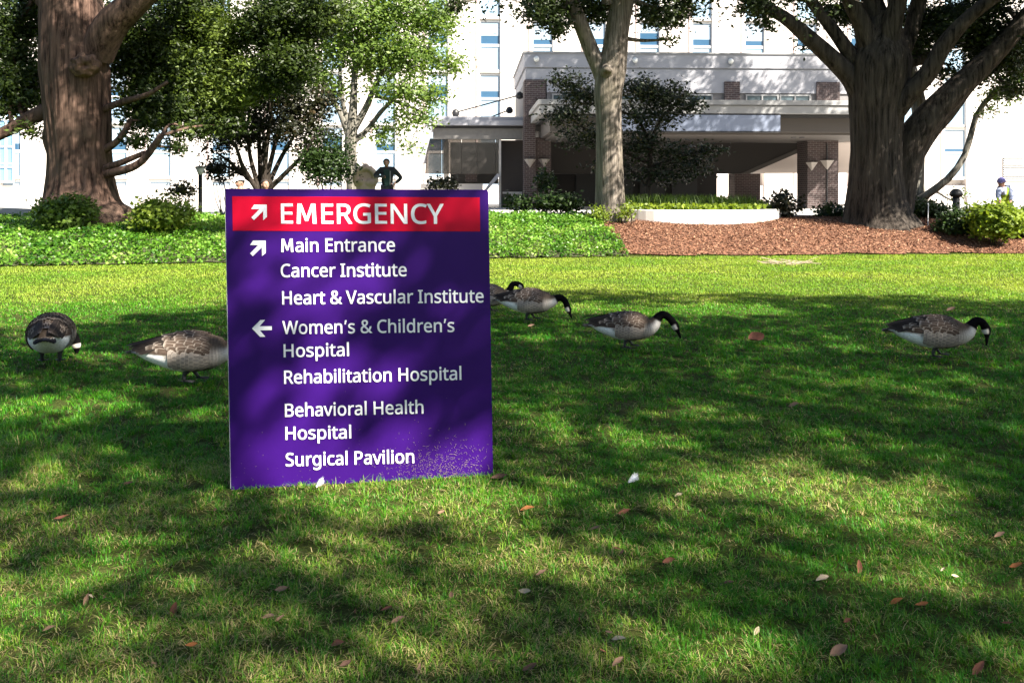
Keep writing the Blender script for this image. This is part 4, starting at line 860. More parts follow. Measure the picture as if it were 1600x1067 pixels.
GLY["'"] = [190, [[74,584, 164,584, 108,395, 44,395]]]
# ------------------------------------------------------------------ the sign
M_purple = plain('sign_purple', (.028, .0036, .112), 0.42, 0.12, 3.0, 0.03, spec=0.14)
M_red = plain('sign_red', (.49, .0012, .024), 0.42, 0.06, 3.0, spec=0.14)
M_white = plain('sign_white', (.80, .80, .82), 0.45, 0.02, 3.0)
M_edge = plain('sign_edge', (.42, .42, .44), 0.5, 0.05, 4.0)
sd = np.array([*(SGB-SGA), 0.0]); sd /= np.linalg.norm(sd)
sn = np.array([sd[1], -sd[0], 0.0])              # outward, towards the viewer
if sn[1] > 0: sn = -sn
SB = np.array([(SGA[0]+SGB[0])/2, (SGA[1]+SGB[1])/2, gzf(-.7, 4.64)])
sign = thing('hospital_sign', SB, 'purple and red hospital direction sign with white lettering standing in the lawn', 'sign')
sp_ = lambda px, py, o=0.0: sign_pt(px, py)+sn*o
m_ = MB()
cor = [(351.6, 295.2), (758.5, 296.6), (761.8, 297.6), (763.0, 301), (770.6, 748), (360.8, 768)]
front = [sp_(*c) for c in cor]
m_.prism(front, -sn*0.05)
et = MB(); et.prism([sp_(350.9, 295.0), sp_(352.1, 295.0), sp_(361.3, 768), sp_(360.2, 768)], -sn*.049); et.build('edge_trim', M_edge, sign, off=SB)
pn = m_.build('panel', [M_purple, M_edge], sign, off=SB)
for p_ in pn.data.polygons:
    nv = np.array(p_.normal)
    p_.material_index = 0 if np.dot(nv, sn) > .9 else 1
m_ = MB(); m_.prism([sp_(*c, .0016) for c in ((362.9, 306.9), (749.5, 308.7), (750.2, 361.8), (363.8, 360.6))], sn*.0008); m_.build('red_band', M_red, sign, off=SB)
def fill_polys(name, polys3, mat, parent, off, nrm, th=.0008):
    """flat filled outlines (with holes) lying on the sign face"""
    VV = []; FF = []
    for g_ in polys3: fill_one(name, g_, VV, FF, off, nrm)
    return add(name, np_mesh(name, VV, FF, mat), parent)
def fill_one(name, polys3, VV, FF, off, nrm):
    o0 = polys3[0][0]; ux = sd; uz = np.cross(nrm, sd); uz = uz if uz[2] > 0 else -uz
    cu = bpy.data.curves.new(name, 'CURVE'); cu.dimensions = '2D'; cu.fill_mode = 'FRONT'
    for P in polys3:
        s_ = cu.splines.new('POLY'); s_.points.add(len(P)-1); s_.use_cyclic_u = True
        for q_, p in zip(s_.points, P):
            d = p-o0; q_.co = (float(np.dot(d, ux)), float(np.dot(d, uz)), 0, 1)
    tmp = bpy.data.objects.new(name, cu); COL.objects.link(tmp)
    dg = bpy.context.evaluated_depsgraph_get(); me0 = bpy.data.meshes.new_from_object(tmp.evaluated_get(dg))
    bpy.data.objects.remove(tmp); bpy.data.curves.remove(cu)
    V = np.empty(len(me0.vertices)*3, np.float32); me0.vertices.foreach_get('co', V); V = V.reshape(-1, 3)
    V3 = o0+V[:, :1]*ux+V[:, 1:2]*uz-off
    b0 = len(VV); FF += [tuple(b0+i for i in p.vertices) for p in me0.polygons]; VV += list(V3); bpy.data.meshes.remove(me0)
def text_line(s, x0, b0, x1, b1, cap):
    """x0,b0 .. x1,b1: baseline ends in the photograph; cap: capital height"""
    pen = 0; raw = []
    for ch in s:
        adv, polys = GLY[ch]
        gl_ = [np.array(P, float).reshape(-1, 2)+[pen, 0] for P in polys]
        if gl_: raw.append(gl_)
        pen += adv
    allp = np.concatenate([P for g_ in raw for P in g_]); mn, mx = allp[:, 0].min(), allp[:, 0].max()
    out = []
    for g_ in raw:
        out.append([])
        for P in g_:
            u = (P[:, 0]-mn)/(mx-mn); v = P[:, 1]/(572.0+12)*cap
            px = x0+u*(x1-x0)-v*0.018; py = b0+u*(b1-b0)-v
            out[-1].append([sp_(a, b_, .0042) for a, b_ in zip(px, py)])
    o = fill_polys('lettering', out, M_white, sign, SB, sn); o['label'] = 'white lettering reading '+s; return o
for a in (("EMERGENCY", 439.3, 348.8, 693.8, 349.4, 30.6), ("Main Entrance", 439.5, 393.6, 617.2, 392.6, 20.6), ("Cancer Institute", 438.8, 432.8, 635.5, 431.3, 20.3),
          ("Heart & Vascular Institute", 441.1, 475.4, 755.7, 472.2, 20.4), ("Women's & Children's", 441.4, 521.6, 710, 518.1, 20.2), ("Hospital", 443.3, 557.6, 545.4, 555.5, 20.1),
          ("Rehabilitation Hospital", 444.1, 599.0, 720.9, 592.8, 20.3), ("Behavioral Health", 445.4, 650.5, 661.7, 645.2, 20.2), ("Hospital", 446.2, 686.2, 548.9, 684.0, 19.9), ("Surgical Pavilion", 446.7, 727.6, 647.2, 722.4, 20.4)):
    text_line(*a)
up_arrow = [(303,262),(336,213),(476,213),(478,350),(436,385),(436,284),(334,385),(304,356),(396,262)]
def arrow(pts): 
    fill_polys('arrow', [[[sp_(a, b_, .0042) for a, b_ in pts]]], M_white, sign, SB, sn)
arrow([(350+a/7.114, 290+b_/7.114) for a, b_ in up_arrow])
arrow([(350+(a-13)/7.114, 290+(b_+399)/7.114) for a, b_ in up_arrow])
arrow([(350+a/7.114, 430+b_/7.114) for a, b_ in ((312,590),(405,497),(458,495),(396,566),(532,566),(532,608),(400,611),(460,682),(402,684))])
# dry clippings stuck on the lower face
rc_ = np.random.default_rng(3); V = []; F = []
for k in range(690):
    if k < 620: px = rc_.normal(690, 42); py = 748-abs(rc_.normal(0, 26))-rc_.uniform(0, 8)
    else: px = rc_.uniform(365, 768); py = 752-abs(rc_.normal(0, 45))
    if not (366 < px < 767 and py < 758-(px-360)*.04): continue
    c = sp_(px, py, .004); a = rc_.uniform(0, math.pi); l = rc_.uniform(.002, .009)*(1 if k < 620 else .6); w = .0007
    d = sd*math.cos(a)+np.array([0, 0, 1])*math.sin(a); e_ = np.cross(d, sn); b_ = len(V)
    V += [c-d*l-SB, c+e_*w-SB, c+d*l+sn*.003-SB, c-e_*w-SB]; F.append((b_, b_+1, b_+2, b_+3))
cl = add('grass_clippings', np_mesh('grass_clippings', V, F, plain('clippings', (.25, .19, .12), .8, .35, 60)), sign); cl['kind'] = 'stuff'

# ------------------------------------------------------------------ geese
M_goose = attr_mat('goose_plumage', 0.8, 0.05, 0.22, (40, 90, 90))
M_feather = attr_mat('goose_feather', 0.75, 0.06, 0.15, (60, 60, 60))
M_gblack = plain('goose_black', (.012, .011, .012), 0.5, 0.2, 20)
M_gleg = plain('goose_leg', (.022, .022, .024), 0.55, 0.2, 30, .2)
BODY = np.array([  # x, y, z, r_vertical, r_side
 (-.345,0,.215,.012,.035),(-.30,0,.216,.034,.060),(-.22,0,.208,.072,.098),(-.12,0,.203,.112,.132),(-.02,0,.198,.136,.150),(.08,0,.197,.139,.151),(.165,0,.196,.124,.142),(.23,0,.201,.100,.118)])
NECKS = {
 'arch': [(.278,0,.216,.076,.086),(.306,0,.243,.054,.058),(.328,0,.274,.042,.042),(.354,0,.296,.037,.036),(.386,0,.294,.034,.034),(.409,0,.272,.033,.033),(.424,0,.243,.036,.034),(.432,0,.213,.035,.031),(.435,0,.186,.024,.022),(.435,0,.168,.016,.017),(.434,0,.135,.012,.015),(.430,0,.098,.006,.010)],
 'low': [(.275,0,.205,.074,.086),(.312,0,.222,.052,.056),(.345,0,.238,.040,.041),(.380,0,.238,.036,.036),(.412,0,.215,.034,.034),(.432,0,.180,.033,.033),(.446,0,.145,.035,.033),(.458,0,.112,.035,.031),(.468,0,.085,.025,.022),(.475,0,.068,.016,.017),(.486,0,.042,.012,.015),(.495,0,.018,.006,.010)],
 'reach': [(.278,0,.220,.074,.086),(.308,0,.255,.052,.057),(.332,0,.290,.042,.042),(.368,0,.312,.038,.037),(.410,0,.300,.036,.035),(.446,0,.265,.034,.034),(.474,0,.228,.036,.034),(.494,0,.194,.036,.031),(.508,0,.166,.025,.022),(.516,0,.148,.016,.017),(.530,0,.116,.012,.015),(.540,0,.088,.006,.010)],
 'back': [(.278,0,.216,.076,.086),(.306,0,.248,.054,.058),(.326,0,.288,.042,.042),(.338,0,.322,.037,.036),(.362,0,.343,.034,.034),(.395,0,.345,.033,.033),(.428,0,.335,.036,.034),(.455,0,.318,.035,.031),(.474,0,.298,.024,.022),(.485,0,.285,.016,.017),(.503,0,.260,.012,.015),(.515,0,.240,.006,.010)],
 'side': [(.272,-.02,.200,.074,.084),(.305,-.05,.190,.052,.056),(.330,-.082,.170,.040,.041),(.340,-.108,.145,.036,.036),(.342,-.124,.120,.034,.034),(.340,-.132,.098,.033,.033),(.338,-.137,.076,.035,.033),(.335,-.140,.054,.034,.031),(.333,-.142,.036,.024,.022),(.332,-.143,.024,.016,.017),(.330,-.144,.012,.012,.014),(.328,-.145,.004,.006,.010)]}
def make_goose(px, fy, rz, neck, scale, label, pale=0.0, seed=0, stride=.06):
    g_ = np.random.default_rng(seed)
    Z = CAM_H*FPX/(fy-YH); x = (px-800)/FPX*Z; base = np.array([x, Z, gzf(x, Z)+.042])
    t = thing('goose', base, label, 'goose', 'geese grazing on the lawn', rz)
    t.scale = (scale,)*3
    C = np.concatenate([BODY, np.array(NECKS[neck])]); nb = len(BODY)
    m = 110; n = 40; Q = spline(C, m); P = Q[:, :3]; RV = np.maximum(Q[:, 3], .004); RS = np.maximum(Q[:, 4], .006)
    tpar = np.linspace(0, len(C)-1, m)
    T = np.gradient(P, axis=0); T /= np.linalg.norm(T, axis=1)[:, None]
    side = np.tile(np.array([0, 1.0, 0]), (m, 1))
    side -= T*(side*T).sum(1)[:, None]; side /= np.linalg.norm(side, axis=1)[:, None]
    up = np.cross(T, side)                        # dorsal direction
    for i in range(1, m):                         # keep it continuous
        if np.dot(up[i], up[i-1]) < 0: up[i] *= -1; side[i] *= -1
    if up[m//6][2] < 0: up *= -1
    a = np.arange(n)*2*math.pi/n; V = []; Cc = []
    brown = np.array([.075, .056, .042]); tan = np.array([.34, .305, .27]); chest = np.array([.60, .56, .51]); black = np.array([.0035, .003, .0035]); white = np.array([.86, .86, .84])
    if pale: brown = brown*(1+pale); tan = tan*(1+pale)  # paler colours paint sunlight onto the plumage
    head0 = nb-1
    for i in range(m):
        tp = tpar[i]
        for k in range(n):
            ca, sa = math.cos(a[k]), math.sin(a[k])
            fl = 1.0
            p = P[i]+up[i]*RV[i]*ca*(0.96 if ca < 0 else 1)+side[i]*RS[i]*math.copysign(abs(sa)**.92, sa)
            V.append(p)
            xx, zz2 = p[0], p[2]
            if tp < nb+1.6:
                u = sstep(-.2, .55, ca)
                c = tan*(1-u)+brown*u
                bar = 0.5+0.5*math.sin(tp*19+1.3*math.sin(a[k]*3)+g_.normal()*.25)
                c = c*(0.72+0.5*bar*(1 if tp < nb-.3 else .4))
                w_c = sstep(nb-1.6, nb+.5, tp)*sstep(.6, -.3, ca)
                c = c*(1-w_c)+chest*w_c
                if p[0] < .03 and ca < -.05:      # white stern
                    rump = sstep(.0, -.05, p[0]+.16*(zz2-.08)/.13-.03)*sstep(.03, -.14, ca); c = c*(1-rump)+white*rump
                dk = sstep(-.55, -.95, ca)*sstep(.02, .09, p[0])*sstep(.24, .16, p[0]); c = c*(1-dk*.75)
                bk_ = sstep(nb+1.05, nb+1.45, tp); c = c*(1-bk_)+black*bk_
            else:
                c = black
                ck = sstep(nb+6.0, nb+6.35, tp)*sstep(nb+7.75, nb+7.35, tp)   # cheek patch
                side_ = sstep(.42, .15, ca)
                c = c*(1-ck*side_)+np.array([.62, .57, .50])*ck*side_
            Cc.append(np.clip(c, 0, .9))
    F = []
    for i in range(m-1):
        for k in range(n):
            k2 = (k+1) % n; F.append((i*n+k, i*n+k2, (i+1)*n+k2, (i+1)*n+k))
    F.append(tuple(range(n))[::-1]); F.append(tuple((m-1)*n+k for k in range(n)))
    add('body', np_mesh('body', V, F, M_goose, True, {'col': np.array(Cc)}), t)
    # wings: overlapping feathers lying on the back
    def surf(xv, ang, lift=0.0, sgn=1):
        i = int(np.clip(np.searchsorted(P[:m*7//19, 0], xv), 1, m*7//19-1))
        ca, sa = math.cos(ang), math.sin(ang)
        d = up[i]*ca*RV[i]+side[i]*sa*RS[i]*sgn
        nrm = up[i]*ca*RS[i]+side[i]*sa*RV[i]*sgn; nrm /= np.linalg.norm(nrm)
        q_ = P[i].copy(); q_[0] = xv if xv < P[i][0]+.02 else P[i][0]
        return q_+d+nrm*lift, nrm
    fold = 1 if up[m//8][2] > 0 else -1
    for sgn in (1, -1):
        FV = []; FF = []; FC = []
        def feather(p, d, nrm, L, w, c0, c1, curve=.0):
            s_ = np.cross(nrm, d); s_ /= np.linalg.norm(s_); b_ = len(FV)
            prof = [(0, .35), (.3, .85), (.62, 1.0), (.85, .8), (.97, .4)]
            for f_, wd in prof:
                c_ = p+d*L*f_-nrm*curve*f_*f_*L
                for q_, e_ in ((-1, 1), (-.80, 0), (0, 0), (.80, 0), (1, 1)):
                    FV.append(c_+s_*w*.5*wd*q_+nrm*(.0022*(1-q_*q_)+.004*f_)); FC.append(c1 if ((e_ and f_ > .25) or f_ > .93) else c0*(.9+.25*(q_ == 0)))
            for r in range(4):
                for q_ in range(4): FF.append((b_+r*5+q_, b_+r*5+q_+1, b_+(r+1)*5+q_+1, b_+(r+1)*5+q_))
        edge = np.array([.42, .35, .29])*(1+pale); mid = np.array([.066, .047, .036])*(1+pale)
        # primaries and tertials
        for k in range(6):
            xv = .02-.035*k; ang = .38+.10*k
            p, nrm = surf(-.05-.01*k, ang, .006+.0012*(6-k), sgn)
            tip = np.array([-.385+.018*k, sgn*(.028+.012*k), .252-.010*k]); d = tip-p; L = np.linalg.norm(d); d /= L
            feather(p, d, nrm, L, .040, np.array([.028, .022, .019]), np.array([.06, .05, .042]) if k else np.array([.10, .08, .07]))
        rows = [(-.06, .19), (-.02, .175), (.03, .15), (.075, .12), (.115, .095), (.150, .075), (.178, .06)]
        for ri, (xv, L) in enumerate(rows):
            for k in range(9):
                ang = .06+k*.175+(ri % 2)*.085
                if ang > 1.62: continue
                p, nrm = surf(xv+.012*math.sin(k*2.3+ri)+.02*(ang-.8), ang, .004+.0011*ri, sgn)
                p2, n2_ = surf(max(xv-L, -.30), ang*(.80 if xv < .05 else .90), .006, sgn)
                d = p2-p; d /= np.linalg.norm(d)
                tone = g_.uniform(.8, 1.2)
                feather(p, d, nrm, L*1.1, .050-.0015*ri, mid*tone*(1.15-.35*abs(ang-1.0)), edge*g_.uniform(.55, .95))
        # barred flank below the wing
        for ri, xv in enumerate((-.04, -.012, .016, .044, .072, .10, .128, .156, .18)):
            for k in range(4):
                ang = 1.50+k*.20+(ri % 2)*.1
                p, nrm = surf(xv, ang, .0025+.0008*ri, sgn); p2, _ = surf(xv-.07, ang, .003, sgn); d = p2-p; d /= np.linalg.norm(d)
                feather(p, d, nrm, .055, .060, np.array([.225, .195, .17])*g_.uniform(.8, 1.2)*(1+pale), edge*g_.uniform(.8, 1.15))
        add('wing', np_mesh('wing', FV, FF, M_feather, True, {'col': np.clip(np.array(FC), 0, .9)}), t)
    # tail fan
    V = []; F = []
    for k in range(7):
        y0 = (k-3)*.011; y1 = (k-3)*.019; b_ = len(V); z0 = .240-.0032*abs(k-3)**1.6
        V += [(-.25, y0-.014, z0), (-.25, y0+.014, z0), (-.37, y1+.016, z0-.022), (-.405+.006*abs(k-3), y1, z0-.028), (-.37, y1-.016, z0-.022)]
        F.append((b_, b_+1, b_+2, b_+3, b_+4))
    n0 = len(V); V += [(a_, b2, c_-.009) for a_, b2, c_ in V]; F += [tuple(n0+i for i in f[::-1]) for f in F]
    add('tail', np_mesh('tail', V, F, M_gblack), t)
    for sgn, dx in ((1, stride), (-1, -stride*.5)):
        lm = MB(); hx = .03; y_ = sgn*.058
        lm.tube(spline(np.array([(hx, y_, .10, .026), (hx+dx*.3-.005, y_, .072, .016), (hx+dx*.6-.008, y_, .048, .0095), (hx+dx*.9, y_, .012, .008)])[:, :3], 8), np.interp(np.linspace(0, 1, 8), [0, .33, .66, 1], [.034, .022, .013, .0105]), 8)
        fx = hx+dx*.9; toes = [(fx+.062, y_-.032), (fx+.072, y_), (fx+.062, y_+.032)]
        for tx, ty in toes: lm.tube([(fx, y_, .010), (tx, ty, .005)], [.007, .004], 6)
        lm.raw([(fx, y_, .009), (toes[0][0]-.006, toes[0][1], .005), (toes[1][0]-.016, toes[1][1], .005), (toes[2][0]-.006, toes[2][1], .005)], [(0, 1, 2), (0, 2, 3)])
        lm.tube([(fx, y_, .010), (fx-.022, y_, .006)], [.006, .004], 6)
        lm.build('leg', M_gleg, t, smooth=True)
    i = int(np.argmin(abs(tpar-(nb+7.0))))
    em = MB()
    for s_ in (1, -1):
        c = P[i]+side[i]*RS[i]*.86*s_+up[i]*RV[i]*.45; em.lathe(c-np.array([0, 0, .004]), [(.001, 0), (.004, .002), (.0045, .004), (.004, .006), (.001, .008)], 8)
    em.build('eyes', plain('eye_black', (.004, .004, .004), .1, .0), t, smooth=True)
    return t
make_goose(79, 575, math.radians(110), 'side', 1.13, 'goose seen from behind, farthest left, head lowered to its right', seed=1, stride=.02)
make_goose(289, 604, math.radians(10), 'low', 1.04, 'large brown goose whose front is hidden behind the sign', seed=2)
make_goose(757, 492, math.radians(-6), 'back', 0.92, 'pale sunlit goose peeking out farthest back behind the sign edge', pale=.6, seed=3)  # sunlight on this bird is put into its plumage colours
make_goose(823, 505, math.radians(-5), 'low', 0.97, 'goose just right of the sign touching the grass with its bill', seed=4, pale=.15)
make_goose(975, 550, math.radians(-3), 'reach', 0.91, 'goose in the middle of the lawn with its neck bowed down', seed=5)
make_goose(1455, 564, math.radians(-10), 'arch', 0.99, 'lone goose farthest right walking on the shaded lawn', seed=6)

# ------------------------------------------------------------------ people
def head_geo(hd, face):
    f = np.array([face[0], face[1], 0.0]); f /= np.linalg.norm(f); s = np.array([-f[1], f[0], 0.0]); u = np.array([0, 0, 1.0]); V = []; F = []
    def ell(c, rf, rs, ru, nu=14, nv=10, fn=None):
        b_ = len(V)
        for j in range(nv):
            p_ = math.pi*j/(nv-1)
            for k in range(nu):
                a = 2*math.pi*k/nu; d = np.array([math.sin(p_)*math.cos(a), math.sin(p_)*math.sin(a), math.cos(p_)]); q_ = d*np.array([rf, rs, ru])
                if fn: q_ = fn(d, q_)
                V.append(c+f*q_[0]+s*q_[1]+u*q_[2])
        for j in range(nv-1):
            for k in range(nu): F.append((b_+j*nu+k, b_+(j+1)*nu+k, b_+(j+1)*nu+(k+1) % nu, b_+j*nu+(k+1) % nu))
    def shape(d, q_):
        x_, y_, z_ = q_
        lo = max(0, -d[2]); y_ *= 1-.30*lo*lo; x_ += .018*lo*(d[0] > -.3)
        if d[0] > .3:                             # eye sockets, brow, mouth, chin
            for sy in (-1, 1): x_ -= .020*math.exp(-((d[1]-sy*.40)**2+(d[2]-.02)**2)/.03)
            x_ += .008*math.exp(-((d[2]-.20)**2)/.01); x_ -= .007*math.exp(-((d[2]+.60)**2)/.004)*(abs(d[1]) < .45); x_ += .010*math.exp(-((d[2]+.48)**2)/.006)*(abs(d[1]) < .4)
        return np.array([x_, y_, z_])
    ell(hd, .096, .076, .118, 28, 24, shape)
    ell(hd+f*.098-u*.022, .022, .014, .026); ell(hd+f*.094+u*.01, .012, .009, .03)
    for sy in (-1, 1): ell(hd+s*sy*.078-f*.008-u*.008, .020, .010, .032)
    return V, F
def skin_body(name, nodes, edges, root, mat, parent, sub=2, geo=None):
    ks = list(nodes); ix = {k: i for i, k in enumerate(ks)}
    me = bpy.data.meshes.new(name); me.from_pydata([tuple(map(float, nodes[k][:3])) for k in ks], [(ix[a], ix[b_]) for a, b_ in edges], [])
    o = bpy.data.objects.new(name, me); COL.objects.link(o)
    o.modifiers.new('skin', 'SKIN'); sb = o.modifiers.new('sub', 'SUBSURF'); sb.levels = sub; sb.render_levels = sub
    if not me.skin_vertices: me.attributes.new('skin', 'FLOAT_VECTOR', 'POINT')
    for k in ks:
        sv = me.skin_vertices[0].data[ix[k]]; r = nodes[k][3]; sv.radius = (r, nodes[k][4] if len(nodes[k]) > 4 else r); sv.use_root = (k == root)
    dg = bpy.context.evaluated_depsgraph_get(); m2 = bpy.data.meshes.new_from_object(o.evaluated_get(dg))
    bpy.data.objects.remove(o); bpy.data.meshes.remove(me)
    if geo:                                        # the head grows out of the neck: one welded surface
        bm = bmesh.new(); bm.from_mesh(m2); vs = [bm.verts.new(tuple(p)) for p in geo[0]]
        for q_ in geo[1]:
            try: bm.faces.new([vs[i] for i in q_])
            except ValueError: pass
        bm.to_mesh(m2); bm.free(); o2 = bpy.data.objects.new(name, m2); COL.objects.link(o2); rm = o2.modifiers.new('r', 'REMESH'); rm.mode = 'VOXEL'; rm.voxel_size = .0075
        dg = bpy.context.evaluated_depsgraph_get(); m3 = bpy.data.meshes.new_from_object(o2.evaluated_get(dg)); bpy.data.objects.remove(o2); m2 = m3
    m2.name = name; m2.materials.clear(); m2.materials.append(mat)
    m2.polygons.foreach_set('use_smooth', np.ones(len(m2.polygons), dtype=bool)); m2.update()
    return add(name, m2, parent)
def person(px, Z, head_top, label, joints, mats, rz=0.0, hat=None, hair=None, extra=None, zbase=None):
    """joints: shared pose in metres, x across the picture, y away, z up from the feet; keys el/er hands etc."""
    base = G(px, Z) if zbase is None else np.array([(px-800)/FPX*Z, Z, zbase])
    t = thing('person', base, label, 'person', rz=rz); J = joints
    sk, top, bot = mats; hd = np.array(J['head'])
    nd = {'pelvis': (*J['pelvis'], .13, .10), 'waist': (*J['waist'], .125, .095), 'chest': (*J['chest'], .15, .105), 'neckb': (*J['neck'], .06), 'skull': (hd[0], hd[1]+.012, hd[2]+.0, .055)}
    ed = [('pelvis', 'waist'), ('waist', 'chest'), ('chest', 'neckb'), ('neckb', 'skull')]
    for s in 'lr':
        sh, el, ha = (np.array(J[k+s]) for k in ('sh', 'el', 'ha'))
        nd['sh'+s] = (*sh, .062); nd['el'+s] = (*el, .043); nd['wr'+s] = (*ha, .029)
        ed += [('chest', 'sh'+s), ('sh'+s, 'el'+s), ('el'+s, 'wr'+s)]
        d = ha-el; d /= np.linalg.norm(d); sd2 = np.cross(d, [0, 1, .2]); sd2 /= np.linalg.norm(sd2); nn = np.cross(d, sd2)
        pm = ha+d*.05; nd['pm'+s] = (*pm, .032, .018); ed.append(('wr'+s, 'pm'+s))
        for f, (o_, l) in enumerate(((-.030, .062), (-.010, .075), (.010, .070), (.028, .055))):
            k1 = pm+d*.035+sd2*o_; k2 = k1+d*l*.5+nn*.008; k3 = k1+d*l*.85+nn*.028
            for q_, (kk, r) in enumerate(((k1, .0095), (k2, .0088), (k3, .0075))): nd[f'f{s}{f}{q_}'] = (*kk, r)
            ed += [('pm'+s, f'f{s}{f}0'), (f'f{s}{f}0', f'f{s}{f}1'), (f'f{s}{f}1', f'f{s}{f}2')]
        th1 = ha+d*.03-sd2*.04; th2 = th1+d*.03-sd2*.012+nn*.012
        nd['t1'+s] = (*th1, .0105); nd['t2'+s] = (*th2, .009); ed += [('wr'+s, 't1'+s), ('t1'+s, 't2'+s)]
        hp_, kn, an = (np.array(J[k+s]) for k in ('hp', 'kn', 'an'))
        nd['hp'+s] = (*hp_, .088); nd['kn'+s] = (*kn, .058); nd['an'+s] = (*an, .04); nd['to'+s] = (an[0]+J['toe'][0], an[1]+J['toe'][1], an[2]-.045, .035)
        ed += [('pelvis', 'hp'+s), ('hp'+s, 'kn'+s), ('kn'+s, 'an'+s), ('an'+s, 'to'+s)]
    skin_body('body', nd, ed, 'pelvis', sk, t, 2, head_geo(hd, J['face']))
    g = lambda k, d, d2=None: (*nd[k][:3], nd[k][3]+d, (nd[k][4] if len(nd[k]) > 4 else nd[k][3])+(d2 if d2 is not None else d))
    wrist = lambda s: (*(np.array(nd['wr'+s][:3])*.9+np.array(nd['el'+s][:3])*.1), .043)
    jn = {'pelvis': g('pelvis', .03), 'waist': g('waist', .03), 'chest': g('chest', .022), 'nb': (*(np.array(J['neck'])*.75+np.array(J['chest'])*.25), .082)}
    je = [('pelvis', 'waist'), ('waist', 'chest'), ('chest', 'nb')]
    for s in 'lr':
        jn['sh'+s] = g('sh'+s, .032); jn['el'+s] = g('el'+s, .024); jn['wr'+s] = wrist(s); je += [('chest', 'sh'+s), ('sh'+s, 'el'+s), ('el'+s, 'wr'+s)]
    skin_body('jacket', jn, je, 'waist', top, t)
    tn = {'pelvis': g('pelvis', .022)}; te = []
    for s in 'lr':
        tn['hp'+s] = g('hp'+s, .018); tn['kn'+s] = g('kn'+s, .02); tn['an'+s] = (*(np.array(nd['an'+s][:3])*.93+np.array(nd['kn'+s][:3])*.07), .06); te += [('pelvis', 'hp'+s), ('hp'+s, 'kn'+s), ('kn'+s, 'an'+s)]
    skin_body('trousers', tn, te, 'pelvis', bot, t)
    sm = MB()
    for s in 'lr':
        a_ = np.array(nd['an'+s][:3]); b_ = np.array(nd['to'+s][:3]); d = (b_-a_)/np.linalg.norm(b_-a_)
        sm.tube([a_+[0, 0, -.01]-d*.04, a_+d*.05+[0, 0, -.02], b_+d*.03], [.05, .052, .04], 10)
    sm.build('shoes', M_black, t, smooth=True)
    def cap_shell(name, mat, r, z0, brim=None, face=J['face']):
        V = []; F = []; nu, nv = 20, 8
        for j in range(nv):
            for k in range(nu):
                a_ = 2*math.pi*k/nu; fc = (math.cos(a_)*face[0]+math.sin(a_)*face[1])/math.hypot(face[0], face[1]); b_ = (j/(nv-1))*math.radians(z0 if brim else 86-34*fc)
                V.append((hd[0]+r*math.sin(b_)*math.cos(a_), hd[1]+r*1.04*math.sin(b_)*math.sin(a_), hd[2]+.022+r*1.08*math.cos(b_)))
        for j in range(nv-1):
            for k in range(nu): F.append((j*nu+k, (j+1)*nu+k, (j+1)*nu+(k+1) % nu, j*nu+(k+1) % nu))
        if brim:
            f = np.array([face[0], face[1], 0]); f /= np.linalg.norm(f); s_ = np.array([-f[1], f[0], 0]); b0 = len(V); zc = hd+np.array([0, .01, .03+r*1.12*math.cos(math.radians(z0))])
            for u in np.linspace(-1, 1, 7):
                V.append(zc+s_*u*r*.9+f*r*.55*(1-u*u*.5)); V.append(zc+s_*u*r*.8+f*(r*.7+brim*(1-u*u*.6))-np.array([0, 0, .02]))
            for k in range(6): F.append((b0+2*k, b0+2*k+1, b0+2*k+3, b0+2*k+2))
        o = add(name, np_mesh(name, V, F, mat, True), t); md = o.modifiers.new('s', 'SOLIDIFY'); md.thickness = .006
        dg = bpy.context.evaluated_depsgraph_get(); m2 = bpy.data.meshes.new_from_object(o.evaluated_get(dg)); o.modifiers.clear(); o.data = m2
    if hair: cap_shell('hair', hair[0], .0995, hair[1])
    if hat: cap_shell('cap', hat[0], .107, hat[1], hat[2])
    if extra: extra(t, nd)
    return t
M_skin = plain('skin', (.32, .17, .12), .55, .08, 10); M_skin2 = plain('skin_tan', (.36, .20, .14), .55, .08, 10)
M_jack = plain('jacket_dark', (.012, .013, .016), .8, .2, 14, .2); M_trou = plain('trousers_dark', (.015, .016, .022), .85, .2, 10, .2)
M_teal = plain('shirt_teal', (.008, .030, .028), .8, .15, 10, .2); M_hairg = plain('hair_dark', (.03, .022, .018), .6, .2, 40); M_cap = plain('cap_white', (.80, .78, .80), .7, .03, 10)
M_vest = plain('vest_hi_vis', (.28, .42, .02), .6, .12, 12); M_lav = plain('hood_lavender', (.22, .20, .48), .75, .08, 12); M_blue = plain('shirt_pale_blue', (.42, .46, .60), .75, .08, 10, .1)
stand = dict(pelvis=(0,0,.92), waist=(0,0,1.06), chest=(0,.01,1.30), neck=(-.01,0,1.46), head=(-.02,-.02,1.585), face=(0,-1),
    shl=(-.18,0,1.40), ell=(-.35,-.06,1.22), hal=(-.12,-.20,1.20), shr=(.18,0,1.40), elr=(.40,.03,1.17), har=(.22,-.05,1.00),
    hpl=(-.095,0,.88), knl=(-.11,-.02,.48), anl=(-.12,.02,.08), hpr=(.095,0,.88), knr=(.12,-.01,.48), anr=(.14,.02,.08), toe=(0,-.13))
